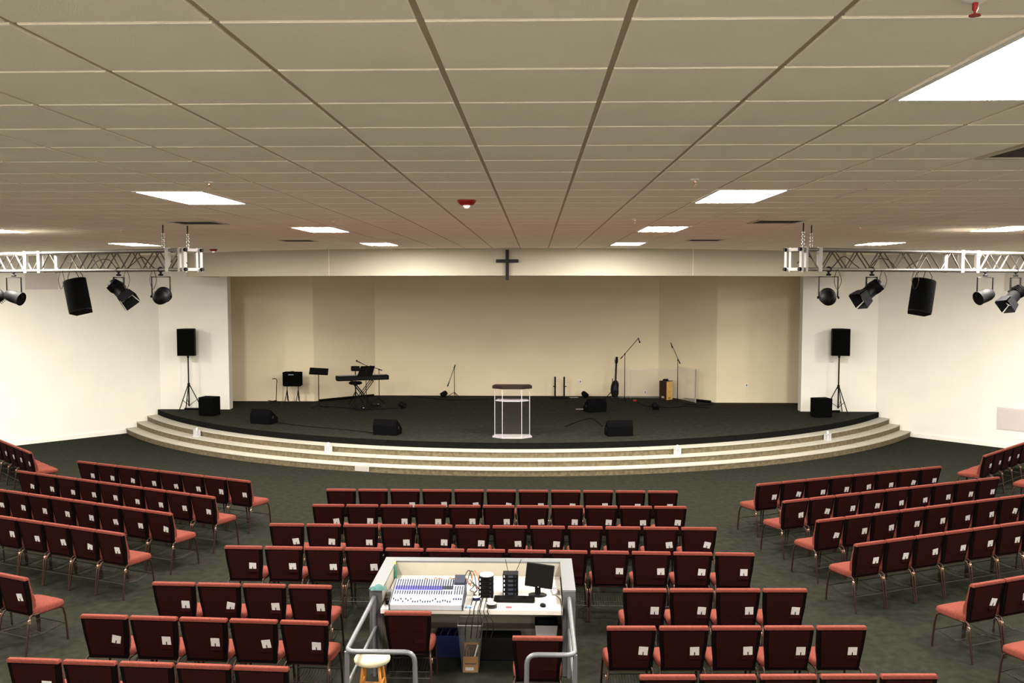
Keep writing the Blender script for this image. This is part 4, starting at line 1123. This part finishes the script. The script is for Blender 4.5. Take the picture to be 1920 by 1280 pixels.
def mic_stand(px, pyf, Y, pyc, boom, lb, mic=True, mics='dyn', looptop=False, baser=.26, grp='microphone stands on the stage'):
    b = atY(px, pyf, Y); c = atY(px, pyc, Y)
    t = thing('microphone_stand', lb, 'microphone stand', (b.x, Y, SZ), 0, grp)
    hz = c.z - SZ
    MB().tube([(0, 0, .06), (0, 0, hz)], [.011, .008], 8).build('pole', 'blackm', t)
    MB().lathe([(.018, hz-.03), (.018, hz+.015)], 10).build('clutch', 'blackm', t)
    for i in range(3):
        a = R(80+120*i); MB().tube([(0, 0, .16), (baser*math.cos(a), baser*math.sin(a), .008)], .008, 6).build('leg', 'blackm', t)
    if boom:
        (ax, ay), (bx_, by_) = boom
        A = atY(ax, ay, Y-.02) - t.location; B = atY(bx_, by_, Y-.02) - t.location
        MB().tube([A, B], .0085, 8).build('boom_arm', 'blackm', t)
        d = (B - A).normalized(); MB().tube([A - d*.01, A + d*.08], .015, 8).build('counterweight', 'blackm', t)
        if mic:
            m0 = B + d*.0; dn = Vector((.05, 0, -.15)) if looptop else d*.16
            o = MB().tube([B - dn*.1, B + dn*.6], [.011, .015], 8).build('microphone', 'black', t)
            mb = MB(); mb.lathe([(.0, .03), (.018, .022), (.024, 0), (.018, -.022), (0, -.03)], 10, T=Matrix.Translation(B + dn*.75), cap=False); mb.build('mic_grille', 'knob', o)
    return t
mic_stand(687, 768, KY-.42, 694, ((692, 688), (676, 680)), 'microphone stand standing in front of the stage piano')
mic_stand(711, 753, 26.6, 692, ((716, 694), (702, 689)), 'microphone stand behind the right end of the stage piano')
mic_stand(852, 745, 28.05, 688, ((853.5, 684), (842, 716)), 'microphone stand near the back wall with its boom hanging down')
mic_stand(1171, 757, 26.8, 663, ((1164, 672), (1197, 634)), 'tallest microphone stand, its boom rising right above the guitar', looptop=True)
mic_stand(1270, 759, 26.6, 674, ((1275, 681), (1258, 643)), 'microphone stand beside the wooden box drum, its boom rising left', looptop=True)

# pods / floor lights
def pod(px, py, lb, rz=0, s=1.0, dots=True):
    p = st(px, py); p.y = min(p.y, 28.1)
    p.x = atY(px, py, p.y).x
    t = thing('floor_light', lb, 'floor light', (p.x, p.y, SZ), rz, 'small floor lights on the stage')
    T_ = Tr(0, 0, .10*s, rx=R(60)) @ Matrix.Scale(s, 4)
    mb = MB(); mb.lathe([(.03, .10), (.07, .08), (.085, .0), (.085, -.09), (.09, -.1)], 18, T=T_); mb.build('can', 'black', t)
    MB().tube([(-.1*s, 0, .01), (-.1*s, 0, .12*s), (.1*s, 0, .12*s), (.1*s, 0, .01)], .008, 6).build('bracket', 'blackm', t)
    MB().rbox(-.12*s, .12*s, -.05*s, .05*s, 0, .014, .004, 1).build('foot', 'blackm', t)
    if dots: MB().lathe([(.0, 0), (.02, -.004), (.022, -.012)], 10, T=T_ @ Tr(-.04, .03, -.1), cap=False).build('reflector', 'lens', t)
pod(754, 765, 'small black floor light with a white glint, right of the stage piano', R(-60))
pod(833, 744, 'small black floor light at the foot of the back wall microphone stand', R(120), dots=False)
pod(1096, 744, 'small black floor light by the back wall, right of the two-post stand', R(-140), dots=False)
pod(1228, 768, 'small black floor light with bright glints in front of the box drum', R(-20), 1.1)
for (px, py, lb, m) in ((676, 769, 'black foot pedal under the stage piano', 'black'), (704, 762, 'low black power box right of the piano stand', 'black')):
    p = st(px, py); t = thing('foot_pedal', lb, 'pedal', (p.x, p.y, SZ), R(15)); MB().rbox(-.13, .13, -.06, .06, 0, .07, .01, 2).build('housing', m, t); MB().lathe([(.02, .07), (.018, .08)], 10, T=Tr(.08, -.03, 0)).build('button', 'silver', t)
# two-post stand
p = st(1048, 746); p.y = 27.95; p.x = atY(1048, 746, 27.95).x
t = thing('post_stand', 'low black stand with two upright posts against the back wall', 'stand', (p.x, p.y, SZ))
MB().rbox(-.26, .26, -.12, .12, 0, .05, .01, 1).build('base', 'blackm', t)
for s in (-.12, .16):
    u = MB(); u.rbox(s-.025, s+.025, -.02, .02, .05, .66, .006, 1); u = u.build('post', 'blackm', t)
    MB().tube([(s-.06 if s < 0 else s-.03, -.03, .36), (s+.03 if s < 0 else s+.07, -.03, .36)], .014, 8).build('clamp_knob', 'blackm', u)
# papers
for px, py, lb, nm in ((1076, 745, 'white sheet of paper on the stage near the two-post stand', 'a'), (1088, 767, 'white sheet of paper beside the rear wedge monitor', 'b')):
    p = st(px, py); p.y = min(p.y, 28.2); o = MB().box(-.13, .13, -.1, .1, .001, .004).build('paper_sheet', 'card', loc=(p.x, p.y, SZ), rz=R(8)); tag(o, lb, 'paper')
# guitar on stand
p = atY(1152, 744, 27.75)
t = thing('electric_guitar', 'dark electric guitar standing upright behind the rear wedge monitor', 'guitar', (p.x, 27.72, SZ+.06), 0)
body = []
for q in range(40):
    a = 2*PI*q/40; r_ = .19*(1 + .22*math.cos(2*a) - .05*math.cos(a) + .06*math.sin(3*a))
    body.append((.85*r_*math.sin(a), .26 + r_*1.15*math.cos(a)))
TG = Tr(0, 0, 0, ry=R(7), rz=R(25)) @ Tr(rx=R(-8))
mb = MB(); mb.prism(body, 'y', -.022, .022, 0, TG); bd = mb.build('body', 'blackm', t)
mb = MB(); mb.prism([(-.06, .2), (.06, .2), (.05, .36), (-.05, .36)], 'y', -.026, -.021, 0, TG); mb.build('pickguard', 'knob', bd)
mb = MB(); mb.box(-.026, .026, -.034, -.010, .36, 1.02, 0, TG); mb.build('neck', 'dwood', t)
mb = MB(); mb.prism([(-.028, 1.02), (.028, 1.02), (.055, 1.08), (.045, 1.24), (-.02, 1.24), (-.04, 1.10)], 'y', -.028, -.010, 0, TG); hd = mb.build('headstock', 'blackm', t)
mb = MB()
for q in range(4): mb.lathe([(.01, 0), (.01, .03)], 8, T=TG @ Tr(-.05, -.02, 1.08+q*.04, ry=-PI/2))
mb.build('tuners', 'silver', hd)
t = thing('guitar_stand', 'black tubular stand holding the upright guitar', 'stand', (p.x-.05, 27.80, SZ))
MB().tube([(0, .06, .05), (0, .07, .62)], .010, 8).build('upright', 'blackm', t)
for a in (200, 320, 90): MB().tube([(0, .06, .25), (.24*math.cos(R(a)), .06+.22*math.sin(R(a)), .01)], .012, 6).build('leg', 'blackm', t)
MB().tube([(-.08, -.16, .1), (-.08, .02, .08), (.10, .02, .08), (.10, -.16, .1)], .009, 6).build('cradle', 'blackm', t)
# box drum
p = st(1249, 750)
zt = atY(1249, 715, p.y).z - SZ
t = thing('box_drum', 'wooden box drum, dark brown side and pale front, on the right of the stage', 'drum', (p.x, p.y+.15, SZ), R(45))
mb = MB(); mb.box(-.15, .15, -.135, .12, 0.01, zt); mb.build('shell', 'rwood', t)
mb = MB(); mb.box(-.15, .15, -.156, -.15, .01, zt); mb.build('front_plate', 'lwood', t, label='pale wooden front plate')
mb = MB(); mb.box(-.15, .15, -.156, .12, zt, zt+.012); mb.build('top_plate', 'knob', t)
mb = MB(); mb.box(-.15, .15, -.15, -.135, 0.01, zt); mb.build('side_plate', 'rwood', t)
mb = MB(); mb.box(-.153, -.150, -.06, .03, .06, .12); mb.build('sticker', 'card', t, label='white sticker')
mb = MB(); mb.rbox(-.07, .03, -.159, -.156, .05, .075, .001, 1); mb.build('badge', 'black', t)
o = MB().rbox(-.08, .08, -.04, .04, 0, .05, .018, 3).build('shaker', 'black', loc=(p.x, p.y+.15, SZ+zt+.012), rz=R(10)); tag(o, 'small black shaker resting on top of the box drum', 'shaker')
# drum shield
def shield(p0, p1, zt_, m, lb, post=False):
    d = (p1 - p0); L_ = math.hypot(d.x, d.y); rz = math.atan2(d.y, d.x)
    t = thing('drum_shield_panel', lb, 'shield panel', (p0.x, p0.y, SZ), rz, 'clear drum shield panels')
    mb = MB(); mb.add([(0, 0, .005), (L_, 0, .005), (L_, 0, zt_), (0, 0, zt_)], [(0, 1, 2, 3)]); mb.build('sheet', m, t)
    mb = MB(); mb.box(0, L_, -.003, .003, zt_-.004, zt_+.002); mb.box(-.003, .003, -.003, .003, .0, zt_); mb.build('edge', 'shieldb', t)
    if post: MB().box(L_-.02, L_+.02, -.01, .01, 0, zt_+.01).build('end_post', 'acedge', t, label='bright end post')
s0 = atY(1147, 742, 28.0); s1 = atY(1182, 742, 28.0); s2 = atY(1270, 745, 27.86); s3 = atY(1304, 754, 26.95)
zt = atY(1220, 692, 27.8).z - SZ
for v in (s0, s1, s2, s3): v.z = 0
shield(s0, s1, zt, 'shield', 'clear drum shield panel behind the guitar, leftmost')
shield(s1, s2, zt, 'shield', 'wide clear drum shield panel behind the box drum')
shield(s2, s3, atY(1304, 692, 26.95).z - SZ, 'shieldb', 'pale right end panel of the clear drum shield', post=True)
# red pedal and cables on the stage
p = st(1188, 750); o = MB().rbox(-.05, .05, -.04, .04, 0, .05, .01, 2).build('effects_pedal', 'red', loc=(p.x, p.y-.3, SZ)); tag(o, 'small red effects pedal on the stage near the tallest microphone stand', 'pedal')
def floor_cable(pix, r_, m, lb, grp='cables on the stage floor'):
    cable('stage_cable', [Vector((q.x, min(q.y, 28.3), SZ+.008)) for q in (st(*a) for a in pix)], r_, m, lb, group=grp)
floor_cable([(1195, 755), (1215, 762), (1260, 764), (1290, 762), (1330, 765)], .012, 'black', 'black cable snaking past the floor light on the right')
floor_cable([(1285, 757), (1300, 759), (1318, 760), (1338, 758)], .016, 'black', 'black cable bundle at the foot of the slanted right wall')
floor_cable([(520, 793), (580, 800), (650, 806), (700, 812)], .010, 'black', 'black cable running between the two left wedge monitors')
floor_cable([(600, 762), (640, 764), (690, 768), (745, 765)], .012, 'black', 'black cable running under the stage piano')
floor_cable([(1060, 800), (1085, 790), (1110, 785), (1130, 800)], .010, 'black', 'black cable between the two right wedge monitors')
floor_cable([(770, 742), (800, 746), (850, 750), (930, 748)], .008, 'black', 'thin black cable along the foot of the back wall')
for i, (pa, pb) in enumerate((((330, 774), (366, 775)), ((1585, 777), (1562, 776)))):
    a, b = st(*pa), st(*pb); a.y = b.y = 25.02
    o = MB().tube([(a.x, a.y, SZ+.03), (b.x, b.y, SZ+.03)], .03, 6).build('power_strip', 'black'); tag(o, 'black power strip at the foot of the front wall, %s end of the stage' % ('left', 'right')[i], 'power strip')
# dark strip along the foot of the slanted walls
for i, (p0, p1) in enumerate((((-5.95, 26.97), (-4.55, 28.30)), ((5.15, 27.65), (5.82, 26.99)))):
    v0, v1 = Vector((*p0, 0)), Vector((*p1, 0)); d = (v1-v0).normalized(); n_ = Vector((d.y, -d.x, 0))*.08
    v0 += n_; v1 += n_
    o = MB().tube([(v0.x, v0.y, SZ+.035), (v1.x, v1.y, SZ+.035)], .035, 6).build('wall_foot_strip', 'black'); tag(o, 'black strip at the foot of the slanted %s wall' % ('left', 'right')[i], 'cable trunk')
# outlets
for px, py, Y, lb in ((1088, 715, 28.44, 'white wall outlet on the back wall behind the rear wedge monitor'), (1400, 722, 26.94, 'small wall outlet on the right recess wall'), (1210, 735, 28.44, 'low wall outlet on the back wall near the drum shield')):
    p = atY(px, py, Y); t = thing('wall_outlet', lb, 'outlet', p, 0, 'wall outlets in the stage recess')
    MB().rbox(-.04, .04, -.008, 0, -.06, .06, .003, 1).build('cover_plate', 'outlet', t)
    MB().box(-.012, .012, -.010, -.008, -.03, .03).build('socket', 'knob', t)
# white candle boxes on the steps
for px, lb in ((370, 'white lattice candle box on the steps, leftmost of the four'), (616, 'white lattice candle box on the steps, left of the pulpit'), (1270, 'white lattice candle box on the steps, right of the pulpit'), (1551, 'white lattice candle box on the steps, rightmost of the four')):
    # on the second tread, against the third riser
    dd = ray(px, 850); k_ = dd.x/dd.y
    lo, hi = 15.0, 26.0
    for _ in range(50):
        y = (lo+hi)/2; x = CAM.x + k_*y
        if math.hypot(x, y-AC.y) > 12.69+.10: lo = y
        else: hi = y
    rz = math.atan2(x, AC.y - y)
    t = thing('candle_box', lb, 'candle holder', (x, y, .2855), rz, 'white candle boxes on the steps')
    mb = MB(); w = .054
    for (a, b) in ((-w, -w), (w, -w), (w, w), (-w, w)): mb.box(a-.008, a+.008, b-.008, b+.008, 0, .155)
    for z in (.0, .143):
        mb.box(-w-.01, w+.01, -w-.01, -w+.01, z, z+.014); mb.box(-w-.01, w+.01, w-.01, w+.01, z, z+.014); mb.box(-w-.01, -w+.01, -w, w, z, z+.014); mb.box(w-.01, w+.01, -w, w, z, z+.014)
    mb.build('frame', 'white', t)
    mb = MB()
    for q in range(5):
        u = -.04 + q*.02
        for (s, ax) in ((-1, 'y'), (1, 'y')):
            mb.box(u-.005, u+.005, s*w-.003, s*w+.003, .012, .145)
        for s in (-1, 1): mb.box(s*w-.003, s*w+.003, u-.005, u+.005, .012, .145)
    mb.build('lattice', 'white', t)
    MB().lathe([(.028, .155), (.028, .215), (.02, .225), (.0, .22)], 14).build('candle', 'white', t)
# pale plate on the lowest riser
p = at(667, 884, .07)
a = math.atan2(-p.x, AC.y-p.y); r_ = 13.278
mb = MB()
for q in range(5):
    pass
x, y = r_*math.sin(-a), AC.y - r_*math.cos(a)
t = MB().rbox(-.17, .17, -.006, 0, -.055, .055, .002, 1).build('riser_plate', 'patch', loc=(x, y, .068), rz=-a); tag(t, 'pale rectangular plate on the lowest step riser, left of centre', 'plate')

# ------------------------------------------------------------------ world, render look
w = bpy.data.worlds.new('world'); bpy.context.scene.world = w; w.use_nodes = True
bg = w.node_tree.nodes['Background']; bg.inputs[0].default_value = (1.0, 0.93, 0.8, 1); bg.inputs[1].default_value = 0.02
sc = bpy.context.scene
sc.view_settings.view_transform = 'Standard'
sc.view_settings.look = 'None'
sc.view_settings.exposure = 0.0
sc.view_settings.gamma = 0.85
sc.cycles.use_denoising = True
sc.cycles.max_bounces = 10; sc.cycles.diffuse_bounces = 6; sc.cycles.transparent_max_bounces = 16
sc.cycles.sample_clamp_indirect = 12
